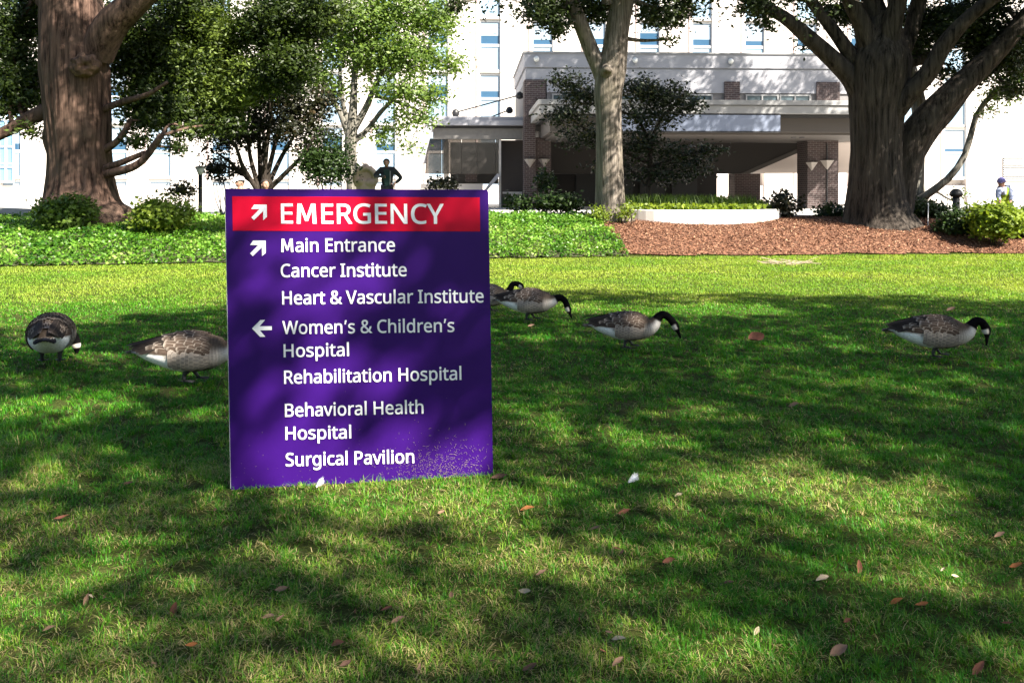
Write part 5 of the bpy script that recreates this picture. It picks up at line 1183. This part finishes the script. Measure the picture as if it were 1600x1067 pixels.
def p1x(t, nd):
    m_ = MB(); m_.prism([(-.085, -.128, 1.40), (.07, -.128, 1.40), (.085, -.142, 1.18), (.075, -.142, .93), (-.06, -.142, .93), (-.09, -.142, 1.18)], (0, .03, 0)); m_.build('shirt', M_teal, t, bevel=.008)
    m_ = MB(); m_.box(-.33, -.05, -.29, -.18, 1.165, 1.235); m_.tube([(-.30, -.235, 1.235), (-.2, -.2, 1.30), (-.08, -.235, 1.235)], .008, 6); m_.build('camera_bag', M_black, t, bevel=.015)
    m_ = MB(); m_.tube([(.10, -.155, 1.36), (.105, -.165, 1.15), (.10, -.16, .96)], .008, 6); m_.build('zipper', M_edge, t)
ps = person(605, 25.0, 249, 'standing person in dark jacket and teal shirt with one hand on the hip', stand, (M_skin, M_jack, M_trou), hair=(M_hairg, 78), extra=p1x, zbase=.69); ps.scale = (.92,)*3
seat = dict(pelvis=(0,0,.11), waist=(0,.0,.25), chest=(0,-.02,.49), neck=(0,-.03,.65), head=(0,-.04,.775), face=(-.8,-.6),
    shl=(-.18,-.02,.58), ell=(-.25,-.16,.36), hal=(-.14,-.38,.36), shr=(.18,-.02,.58), elr=(.25,-.16,.36), har=(.14,-.38,.36),
    hpl=(-.09,-.02,.12), knl=(-.14,-.40,.36), anl=(-.12,-.62,.06), hpr=(.09,-.02,.12), knr=(.14,-.40,.36), anr=(.12,-.62,.06), toe=(0,-.12))
pc = person(376, 23.6, 273, 'person in white cap and dark top showing just above the sign top', seat, (M_skin2, M_jack, M_trou), hat=(M_cap, 78, .07), hair=(M_hairg, 110), zbase=.76); pc.scale = (1.13,)*3
pc = person(415, 23.9, 278, 'bareheaded dark-haired person beside the white cap above the sign', dict(seat, face=(.6, -.8)), (M_skin2, M_trou, M_jack), hair=(M_hairg, 112), zbase=.70); pc.scale = (1.13,)*3
work = dict(pelvis=(.06,.0,.62), waist=(.03,-.05,.74), chest=(-.06,-.12,.92), neck=(-.12,-.20,1.04), head=(-.16,-.27,1.14), face=(-.9,-.45),
    shl=(-.18,-.22,.98), ell=(-.30,-.36,.80), hal=(-.34,-.56,.66), shr=(.12,-.10,1.0), elr=(.10,-.30,.80), har=(-.06,-.52,.66),
    hpl=(-.05,-.02,.58), knl=(-.10,-.34,.36), anl=(-.08,-.02,.08), hpr=(.15,0,.58), knr=(.16,-.36,.36), anr=(.18,-.03,.08), toe=(-.1,-.10))
def wx(t, nd):
    q_ = lambda k, d: (*nd[k][:3], nd[k][3]+d, (nd[k][4] if len(nd[k]) > 4 else nd[k][3])+d)
    vn = {'pelvis': q_('pelvis', .05), 'waist': q_('waist', .062), 'chest': q_('chest', .058), 'sl': (*(np.array(nd['shl'][:3])*.6+np.array(nd['chest'][:3])*.4), .115), 'sr': (*(np.array(nd['shr'][:3])*.75+np.array(nd['chest'][:3])*.25), .115)}
    skin_body('safety_vest', vn, [('pelvis', 'waist'), ('waist', 'chest'), ('chest', 'sl'), ('chest', 'sr')], 'waist', M_vest, t)
person(1566, 24.6, 283, 'stooping gardener in lavender hood and yellow-green vest behind the bright shrub', work, (M_skin, M_blue, M_trou), hat=(M_lav, 100, .05), extra=wx, zbase=.50)

# ------------------------------------------------------------------ small fixed things
# stone statue: hooded arch over twin rounded forms
def statue():
    base = G(571, 25.6); t = thing('stone_statue', base, 'pale carved stone statue with an arched hood beside the standing person', 'statue')
    bm = bmesh.new()
    def ball(x, y, z, rx, ry, rz_):
        r = bmesh.ops.create_icosphere(bm, subdivisions=3, radius=1.0)
        for v in r['verts']: v.co = Vector((v.co.x*rx+x, v.co.y*ry+y, v.co.z*rz_+z))
    def arc(x0, z0, r, a0, a1, th, n=14, y=0):
        for k in range(n):
            a = math.radians(a0+(a1-a0)*k/(n-1)); ball(x0+r*math.cos(a), y, z0+r*math.sin(a), th, th*1.2, th)
    arc(0, 1.08, .27, -35, 215, .085); ball(0, .10, 1.08, .26, .12, .28)
    ball(-.10, -.06, .98, .11, .12, .10); ball(.13, -.06, .94, .13, .13, .12)
    ball(.02, 0, .78, .25, .17, .20); ball(.05, 0, .62, .22, .16, .16); ball(-.13, -.05, .62, .10, .12, .09)
    ball(.12, -.04, .45, .13, .15, .22); ball(-.10, -.02, .36, .14, .16, .22); ball(0, 0, .12, .28, .20, .2); ball(.0, .02, 1.36, .10, .1, .12)
    me = bpy.data.meshes.new('carving'); bm.to_mesh(me); bm.free()
    o = bpy.data.objects.new('carving', me); COL.objects.link(o); rm = o.modifiers.new('r', 'REMESH'); rm.mode = 'VOXEL'; rm.voxel_size = .022; sm_ = o.modifiers.new('s', 'SMOOTH'); sm_.iterations = 4
    dg = bpy.context.evaluated_depsgraph_get(); m2 = bpy.data.meshes.new_from_object(o.evaluated_get(dg)); bpy.data.objects.remove(o)
    m2.materials.clear(); m2.materials.append(plain('carved_stone', (.50, .37, .29), .85, .12, 5, .4)); m2.polygons.foreach_set('use_smooth', np.ones(len(m2.polygons), dtype=bool))
    add('carving', m2, t)
    m_ = MB(); m_.lathe((0, 0, 0), [(.32, -.1), (.34, .06), (.30, .10)], 20); m_.build('plinth', plain('plinth_stone', (.4, .36, .31), .85, .1, 4), t)
statue()
def path_lamp(px, Z, top_py, label):
    b = G(px, Z); t = thing('path_lamp', b, label, 'lamp'); h = CAM_H+(YH-top_py)/FPX*Z-b[2]
    m_ = MB(); m_.lathe((0, 0, -.1), [(.05, 0), (.05, h-.12)], 12); m_.build('post', M_black, t, smooth=True)
    m_ = MB(); m_.lathe((0, 0, h-.22), [(.05, 0), (.12, .17)], 16); m_.build('lens', plain('lamp_lens', (.7, .7, .68), .4, .02), t, smooth=True)
    m_ = MB(); m_.lathe((0, 0, h-.05), [(.14, 0), (.13, .03), (.03, .055)], 20); m_.build('lid', plain('lamp_lid', (.16, .15, .13), .5), t)
path_lamp(313, 24.0, 259.5, 'slim dark path lamp with a flat round lid left of the sign')
b = G(1494, 25.0); t = thing('bollard', b, 'black bollard with a wide domed head among the dark hedge', 'bollard')
m_ = MB(); m_.lathe((0, 0, -.1), [(.09, 0), (.09, .72)], 14); m_.build('post', M_black, t, smooth=True)
m_ = MB(); m_.lathe((0, 0, .60), [(.12, 0), (.17, .05), (.16, .12), (.10, .19), (.02, .22)], 18); m_.build('head', M_black, t, smooth=True)
b = G(1530, 25.4); t = thing('handrail', b, 'thin metal handrail loop between the black bollard and the gardener', 'railing')
m_ = MB(); h = CAM_H+(YH-304)/FPX*25.4-b[2]; m_.tube(spline(np.array([(-.32, 0, -.1), (-.32, 0, h-.12), (-.28, 0, h-.02), (-.05, 0, h), (.12, 0, h-.02), (.42, 0, h-.16), (.70, 0, h-.30)]), 26), .016, 8); m_.tube([(-.32, 0, h-.22), (.45, 0, h-.22)], .012, 6); m_.build('rail', M_edge, t, smooth=True)
b = G(1450, 23.6); t = thing('stake', b, 'thin pale stake standing in the mulch beside the hedge', 'stake')
m_ = MB(); m_.tube([(0, 0, -.1), (0, 0, .25), (.01, 0, .56)], .012, 8); m_.tube([(0, 0, .56), (.01, 0, .60)], [.02, .012], 8); m_.build('rod', M_fram, t)
# curved white planter
PC = np.array([4.70, 25.75]); PRAD = 2.42; zt_ = CAM_H+(YH-328.5)/FPX*23.4
t = thing('planter_wall', (PC[0], PC[1], .5), 'low curved white planter wall between the pale trunk and the brick column', 'planter')
V = []; F = []; na = 72
for k in range(na):
    a = 2*math.pi*k/na; c, s = math.cos(a), math.sin(a)
    for r, z in ((PRAD, -.6), (PRAD, zt_-.5-.012), (PRAD-.012, zt_-.5), (PRAD-.24, zt_-.5), (PRAD-.25, zt_-.51), (PRAD-.25, -.4)): V.append((r*c, r*s, z))
for k in range(na):
    k2 = (k+1) % na
    for j in range(5): F.append((k*6+j, k2*6+j, k2*6+j+1, k*6+j+1))
add('curb', np_mesh('curb', V, F, plain('planter_white', (.80, .77, .72), .8, .06, 2.5, .1)), t)
m_ = MB(); m_.lathe((0, 0, zt_-.5-.10), [(PRAD-.26, 0), (.3, .04)], 48); m_.build('soil', M_soil, t)
rf = np.random.default_rng(8); P = []; LV = []
a = rf.uniform(0, 2*math.pi, 5200); r = np.sqrt(rf.random(5200))*(PRAD-.18); P = np.stack([PC[0]+r*np.cos(a), PC[1]+r*np.sin(a), zt_+.0+rf.uniform(-.04, .14, 5200)+.22*np.clip((r*np.sin(a)+1.0)/2.5, 0, 1)*rf.random(5200)], 1)
o = add('flower_bed', leaf_mesh('flower_bed', P, .11, L_yel, rf, .62)); o['kind'] = 'stuff'
n = 2600; a = rf.uniform(0, 2*math.pi, n); r = np.sqrt(rf.random(n))*(PRAD-.5); bx, by = PC[0]+r*np.cos(a), PC[1]+.25+r*np.sin(a)*.9; hgt = rf.uniform(.22, .48, n); th = rf.uniform(0, 2*math.pi, n); ln = rf.uniform(.05, .25, n)
B0 = np.stack([bx, by, np.full(n, zt_-.05)], 1); D = np.stack([np.cos(th), np.sin(th), np.zeros(n)], 1); S_ = np.stack([-np.sin(th), np.cos(th), np.zeros(n)], 1)*.009
Mid = B0+D*ln[:, None]*.35+np.array([0, 0, 1])*hgt[:, None]*.65; Tip = B0+D*ln[:, None]+np.array([0, 0, 1])*hgt[:, None]
V = np.stack([B0-S_, B0+S_, Mid+S_, Mid-S_, Tip], 1).reshape(-1, 3); i5 = np.arange(n)*5
F = np.concatenate([np.stack([i5, i5+1, i5+2], 1), np.stack([i5, i5+2, i5+3], 1), np.stack([i5+3, i5+2, i5+4], 1)])
o = add('strap_leaf_plants', np_mesh('strap_leaf_plants', V, F, L_shrub, attrs={'lv': np.repeat(rf.random(n)*.7, 5)})); o['kind'] = 'stuff'
# ------------------------------------------------------------------ ivy, mulch chips, grass
rg = np.random.default_rng(42)
n = 125000; x = rg.uniform(-15.5, 3.0, n); y = rg.uniform(17.4, 25.5, n)
k = (y > ye(x)+jit(x, y)*.6-.10*fbm(x*5, y*5)-.03) & (x < bedx(y)+jit(x, y)+.04); x, y = x[k], y[k]
P = np.stack([x, y, gz(x, y)+.04+rg.random(len(x))*.17*np.clip(fbm(x*1.9, y*1.9)*2.2-.35, .15, 1.6)], 1)
L_ivy = leaf_mat('leaf_ivy', (.020, .085, .006), (.15, .31, .030), .32, (.28, .38, .09), .4)
o = add('ivy', leaf_mesh('ivy', P, .062, L_ivy, rg, .8, np.clip(rg.normal(.5, .2, len(P))+(fbm(x*2, y*2)-.5)*1.3, 0, 1))); o['kind'] = 'stuff'
n = 90000; x = rg.uniform(1.0, 15.5, n); y = rg.uniform(20.2, 25.8, n)
k = (y > ye(x)+jit(x, y)*.6-.02) & (x > bedx(y)+jit(x, y)-.05) & (np.hypot(x-PC[0], y-PC[1]) > PRAD+.02); x, y = x[k], y[k]; n = len(x)
c = np.stack([x, y, gz(x, y)+.045+rg.random(n)*.02], 1); th = rg.uniform(0, math.pi, n); l = rg.uniform(.008, .032, n)[:, None]; w = rg.uniform(.004, .010, n)[:, None]; tz = rg.normal(0, .35, n)
d = np.stack([np.cos(th), np.sin(th), tz], 1); s = np.stack([-np.sin(th), np.cos(th), rg.normal(0, .4, n)], 1)
V = np.stack([c-d*l-s*w, c+d*l-s*w, c+d*l+s*w, c-d*l+s*w], 1).reshape(-1, 3); b = np.arange(n)*4
M_chip, nt, bs = new_mat('mulch_chip'); at = N(nt, 'ShaderNodeAttribute', attribute_name='lv')
rr = ramp(nt, at.outputs['Fac'], [(0, (.07, .028, .015)), (.5, (.19, .082, .043)), (.85, (.34, .17, .095)), (1, (.52, .33, .20))]); nt.links.new(rr.outputs[0], bs.inputs['Base Color']); bs.inputs['Roughness'].default_value = .9
o = add('mulch_chips', np_mesh('mulch_chips', V, np.stack([b, b+1, b+2, b+3], 1), M_chip, attrs={'lv': np.repeat(rg.random(n)**1.3, 4)})); o['kind'] = 'stuff'

def blades(x, y, h, w, rng, lean=.95, th0=None, tone=None):
    n = len(x); z = gz(x, y); th = rng.uniform(0, 2*math.pi, n)
    if th0 is not None: th = th0+rng.normal(0, .7, n)
    pt = fbm(x*.8+40, y*.8+11, 3); p2 = fbm(x*3.5, y*3.5, 2)
    dry = np.clip((pt-.46)*2.4+(p2-.5)*1.2+.42*sstep(5.6, 3.8, y), 0, 1)*(1-.55*sstep(4.8, 6.0, y)*sstep(11.5, 10, y))  # real dry patches, but cut mid-lawn to deepen the shaded band's green
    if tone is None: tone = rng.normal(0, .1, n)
    lv = np.clip(.26+tone+rng.normal(0, .08, n)+dry*.22+.40*sstep(10, 14, y)*(.6+.8*pt), 0, .80); straw = rng.random(n) < (.05+.40*dry)*(1-.75*sstep(10, 14, y)); lv = np.where(straw, rng.uniform(.86, 1, n)**1.0, lv)  # far blades lightened to paint the sunlit band
    h = h*rng.uniform(.5, 1.3, n)*(.7+.75*p2); le = h*lean*rng.uniform(.2, 1.9, n)
    le = np.where(straw, h*rng.uniform(.8, 1.9, n), le)
    D = np.stack([np.cos(th), np.sin(th), np.zeros(n)], 1); S_ = np.stack([-np.sin(th), np.cos(th), np.zeros(n)], 1)*(w*rng.uniform(.7, 1.3, n))[:, None]*.5
    B0 = np.stack([x, y, z-.004], 1); U = np.array([0, 0, 1.0])
    M1 = B0+D*(le*.32)[:, None]+U*(h*np.where(straw, .45, .62))[:, None]; T = B0+D*le[:, None]+U*(h*np.where(straw, rng.uniform(.1, .7, n), .92))[:, None]
    V = np.stack([B0-S_, B0+S_, M1+S_*.8, M1-S_*.8, T], 1).reshape(-1, 3); i = np.arange(n)*5
    F = np.concatenate([np.stack([i, i+1, i+2], 1), np.stack([i, i+2, i+3], 1), np.stack([i+3, i+2, i+4], 1)])
    return V, F, np.repeat(lv, 5)
M_grass = leaf_mat('grass_blade', (.014, .150, .002), (.29, .385, .042), .38, (.60, .50, .24), .5)
cr_ = [n_ for n_ in M_grass.node_tree.nodes if n_.type == 'VALTORGB'][0].color_ramp
cr_.elements[1].position = .80; cr_.elements[2].position = 1.0
for p_, c_ in ((.42, (.072, .238, .007, 1)), (.855, (.27, .22, .085, 1))):
    e_ = cr_.elements.new(p_); e_.color = c_
def zone(y0, y1, dens, h, w, half, per=1):
    """grass stand: tufts of a few blades leaning outwards, with bare thatch between them"""
    ym = (y0+y1)/2; n = int(dens/per*(y1-y0)*2*half(ym)); ty = rg.uniform(y0, y1, n); tx = rg.uniform(-1, 1, n)*half(ty)
    if per > 1:
        gap = fbm(tx*13+3, ty*13+7, 2); k = rg.random(n) < np.clip((gap-.27)*4.5, .38, 1); tx, ty = tx[k], ty[k]; n = len(tx)
        m = rg.poisson(per*1.25, n); ix = np.repeat(np.arange(n), m); a = rg.uniform(0, 2*math.pi, len(ix)); r = np.abs(rg.normal(0, .024, len(ix)))
        hs = np.clip(rg.normal(1, .28, n), .5, 1.9)[ix]; tn = rg.normal(0, .15, n)[ix]
        x, y = tx[ix]+r*np.cos(a), ty[ix]+r*np.sin(a); th = a
    else: x, y = tx, ty; hs = np.ones(n); tn = rg.normal(0, .04, n); th = rg.uniform(0, 2*math.pi, n)
    k = (y < ye(x)+jit(x, y)*.6+.03) & ((np.abs(x) < y*.56+.4) | (rg.random(len(x)) < .6))
    return x[k], y[k], h*hs[k], np.full(k.sum(), w), th[k], tn[k]
half = lambda y: y*.56+2.4
X_ = []
for y0, y1, d_, h_, w_, per in ((2.45, 3.6, 20000, .023, .0022, 16), (3.6, 5.2, 12500, .025, .0028, 14), (5.2, 7.5, 6000, .029, .0038, 10), (7.5, 11, 2700, .027, .0060, 5), (11, 15.5, 1700, .026, .0078, 1), (15.5, 21.8, 1100, .026, .0105, 1)):
    X_.append(zone(y0, y1, d_, h_, w_, half, per))
x, y, h, w, th0, tone = (np.concatenate([a[k] for a in X_]) for k in range(6))
dd = (x-SB[0])*sn[0]+(y-SB[1])*sn[1]; al = (x-SB[0])*sd[0]+(y-SB[1])*sd[1]
k = ~((np.abs(al) < .63) & (dd < .004) & (dd > -.054)); x, y, h, w, th0, tone = x[k], y[k], h[k], w[k], th0[k], tone[k]
tall = np.exp(-((x+3.0)/1.0)**2-((y-5.0)/.55)**2); h = h*(1+1.1*tall)
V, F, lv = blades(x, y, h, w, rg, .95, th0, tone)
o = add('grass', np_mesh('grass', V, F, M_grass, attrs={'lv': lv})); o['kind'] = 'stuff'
print('blades', len(x))

# ------------------------------------------------------------------ fallen leaves, a feather, bits
M_lf = {}
def lfm(c):
    if c not in M_lf: M_lf[c] = plain('dry_leaf', c, .75, .25, 40, .3)
    return M_lf[c]
RUST, TAN, PALE, BRN, ORG = (.20, .070, .036), (.24, .14, .085), (.42, .33, .22), (.10, .05, .03), (.34, .12, .03)
def leaf_geo(L, wd, curl, twist, seed):
    r_ = np.random.default_rng(seed); V = []; F = []; m = 9
    for i in range(m):
        u = i/(m-1); w = wd*math.sin(math.pi*min(u*.96+.02, .98))**.8*(.9+.2*r_.random()); xx = (u-.5)*L; zc = curl*L*(u-.5)**2*2; tw = twist*(u-.5)
        for q_ in (-1, -.5, 0, .5, 1):
            yy = q_*w*.5; zz3 = zc+abs(q_)*w*.30*(1+.4*r_.random()); V.append((xx, yy*math.cos(tw)-zz3*math.sin(tw), yy*math.sin(tw)+zz3*math.cos(tw)))
    for i in range(m-1):
        for q_ in range(4): F.append((i*5+q_, i*5+q_+1, (i+1)*5+q_+1, (i+1)*5+q_))
    b_ = len(V); st = [(-L*.5, 0, curl*L*.5), (-L*.62, .002, curl*L*.5+.006)]
    V += [(st[0][0], -.001, st[0][2]), (st[0][0], .001, st[0][2]), (st[1][0], .001, st[1][2]), (st[1][0], -.001, st[1][2])]; F.append((b_, b_+1, b_+2, b_+3))
    return V, F
LEAVES = [(97,813,30,RUST,20,'rust leaf on shaded grass at the far left below the sign'),(135,940,24,TAN,60,'tan leaf on edge in the left foreground'),(271,958,30,RUST,85,'reddish-brown upright leaf in the left foreground grass'),
 (76,985,26,TAN,5,'narrow tan leaf lying near the left picture edge'),(300,1014,24,ORG,10,'orange leaf near the bottom left of the grass'),(420,972,28,TAN,-15,'pale brown pair-like leaf below the sign, left of centre'),(437,974,22,TAN,40,'small brown leaf beside the pale brown one below the sign'),
 (527,1016,36,RUST,-25,'long curled reddish leaf at the bottom left of centre'),(440,928,26,TAN,5,'straw-coloured leaf in the grass under the sign left corner'),(604,961,24,RUST,20,'rust folded leaf in front of the sign'),(622,979,30,TAN,10,'broad tan leaf in front of the sign'),
 (704,941,18,BRN,60,'small dark leaf below the sign right half'),(822,935,34,PALE,-45,'pale curled leaf standing in the grass right of centre'),(846,905,24,TAN,20,'tan leaf right of the sign in the near grass'),(930,835,26,TAN,-40,'folded tan leaf right of the sign foot'),(824,802,30,ORG,5,'orange narrow leaf on sunlit grass right of the sign'),
 (975,808,26,RUST,10,'rust leaf beside the white feather'),(1045,885,26,RUST,-10,'reddish leaf in the middle of the near grass'),(1138,919,24,BRN,8,'dark brown flat leaf right of the middle'),(1285,911,30,PALE,15,'pale straw leaf lying flat on the right'),(1341,893,30,RUST,75,'upright pinkish-brown leaf on the right'),
 (1400,946,30,ORG,0,'narrow yellow-orange leaf on the right foreground'),(1440,952,28,ORG,8,'second yellow-orange leaf end next to the narrow one'),(1310,1027,46,TAN,20,'large tan leaf on the bottom right grass'),(1527,1053,44,RUST,30,'large brown leaf cut by the bottom right corner'),(1182,995,24,PALE,50,'pale upright leaf at the bottom right of centre'),
 (967,1010,30,PALE,-20,'cream leaf at the bottom right of centre'),(965,1045,34,TAN,40,'tan leaf at the bottom middle'),(828,1055,32,BRN,15,'dark brown leaf at the bottom edge middle'),(1323,978,20,RUST,30,'small rust leaf above the large tan one'),(1575,980,22,RUST,-30,'rust leaf near the right picture edge'),(1562,842,26,TAN,10,'tan leaf at the right edge in half shade'),
 (1588,890,26,ORG,-15,'orange leaf at the right picture edge'),(780,751,34,BRN,4,'dark brown leaf beside the right foot of the sign'),(1240,637,22,TAN,5,'tan leaf beyond the geese shade, right half'),(1486,488,22,TAN,5,'tan leaf behind the farthest right goose'),(830,512,18,TAN,35,'thin tan leaf under the goose by the sign'),(1060,780,18,PALE,20,'pale bit of leaf in the sunny patch right of the sign'),
 (540,1047,24,BRN,20,'dark leaf at the bottom edge under the sign'),(655,1055,22,TAN,70,'tan leaf on edge at the bottom edge'),(200,760,22,BRN,5,'dark leaf on grass left of the sign foot'),(690,808,16,TAN,0,'little tan leaf on the sunlit grass below the sign')]
protos = {}
for k, (px, py, Lp, c, rot, lab) in enumerate(LEAVES):
    Z = CAM_H*FPX/(py-YH); L = Lp*.78/FPX*Z; x_ = (px-800)/FPX*Z; b = np.array([x_, Z, gzf(x_, Z)+.017])
    key = (k % 6, c)
    if key not in protos: protos[key] = np_mesh('fallen_leaf', *leaf_geo(1.0, .32+.06*(k % 3), .28-.10*(k % 4), .5*((k % 5)-2)*.5, k % 6), lfm(c), True)
    o = add('fallen_leaf', protos[key]); o.location = b; o.scale = (L,)*3
    stand_ = abs(rot) > 55
    o.rotation_euler = (math.radians(15+(k*37) % 30), math.radians(-60 if stand_ else -8-(k*23) % 18), math.radians(rot if not stand_ else 70))
    tag(o, lab, 'leaf', 'dry leaves fallen on the lawn')
rs = np.random.default_rng(91)
for k in range(34):
    px, py = rs.uniform(20, 1580), rs.uniform(800, 1050)
    Z = CAM_H*FPX/(py-YH); x_ = (px-800)/FPX*Z; L = rs.uniform(.014, .030); c = [BRN, TAN, RUST, PALE, BRN][k % 5]
    if (k % 4, c) not in protos: protos[(k % 4, c)] = np_mesh('leaf_scrap', *leaf_geo(1.0, .45, .3, .3*(k % 3), k), lfm(c), True)
    o = add('leaf_scrap', protos[(k % 4, c)]); o.location = (x_, Z, gzf(x_, Z)+.018); o.scale = (L,)*3; o.rotation_euler = (rs.uniform(-.6, .6), rs.uniform(-.6, .6), rs.uniform(0, 6.28))
    tag(o, 'tiny brown leaf scrap half buried in the near grass', 'leaf scrap', 'leaf scraps in the near grass')
Z = CAM_H*FPX/(537-YH); x_ = (1181-800)/FPX*Z
V, F = leaf_geo(.16, .12, .5, .6, 3); o = add('fallen_leaf', np_mesh('fallen_leaf', V, F, lfm(RUST), True)); o.location = (x_, Z, gzf(x_, Z)+.035); o.rotation_euler = (.5, -.3, .4); tag(o, 'big curled rust-brown leaf alone between the two right geese', 'leaf', 'dry leaves fallen on the lawn')
def feather_thing(px, py, L, label, seed):
    Z = CAM_H*FPX/(py-YH); x_ = (px-800)/FPX*Z; t = thing('feather', (x_, Z, gzf(x_, Z)+.03), label, 'feather', 'white feathers on the lawn'); t.rotation_euler = (.75, -.15, .5*seed); r_ = np.random.default_rng(seed)
    m_ = MB(); m_.tube(spline(np.array([(-L*.5, 0, 0), (0, .004, .012), (L*.5, .015, .018)]), 8), np.linspace(.0012, .0005, 8), 5); m_.build('quill', M_cap, t)
    V = []; F = []
    for k in range(150):
        u = r_.random(); s_ = r_.choice([-1, 1]); p0 = np.array([(u-.5)*L, .004+.01*u, .012*min(1, u*2)]); l = L*.34*(math.sin(math.pi*(u*.85+.1))); e_ = p0+np.array([l*.6, s_*l, abs(r_.normal())*.012]); b_ = len(V)
        V += [p0-[.0010, 0, 0], p0+[.0010, 0, 0], e_]; F.append((b_, b_+1, b_+2))
    add('vane', np_mesh('vane', V, F, plain('feather_white', (.70, .72, .74), .7, .03)), t)
feather_thing(990, 762, .060, 'fluffy white feather on the grass right of the sign', 1)
feather_thing(500, 768, .048, 'white feather at the bottom edge of the sign', 2)

b = np.array([(1232-800)/FPX*18.6, 18.6, 0.0]); b[2] = gzf(b[0], b[1])
t = thing('twig_pile', b, 'small pale pile of dry twigs on the sunlit lawn before the mulch', 'twigs')
rt = np.random.default_rng(5); m_ = MB()
for k in range(26):
    a = rt.normal(0, .5); c = np.array([rt.normal(0, .22), rt.normal(0, .12), .02+rt.random()*.05]); l = rt.uniform(.1, .32); d = np.array([math.cos(a), math.sin(a), rt.normal(0, .15)])
    m_.tube(spline(np.array([c-d*l, c+rt.normal(size=3)*.02, c+d*l]), 6), np.linspace(.007, .003, 6), 5)
m_.build('twigs', plain('dry_twig', (.34, .27, .19), .85, .2, 20), t)
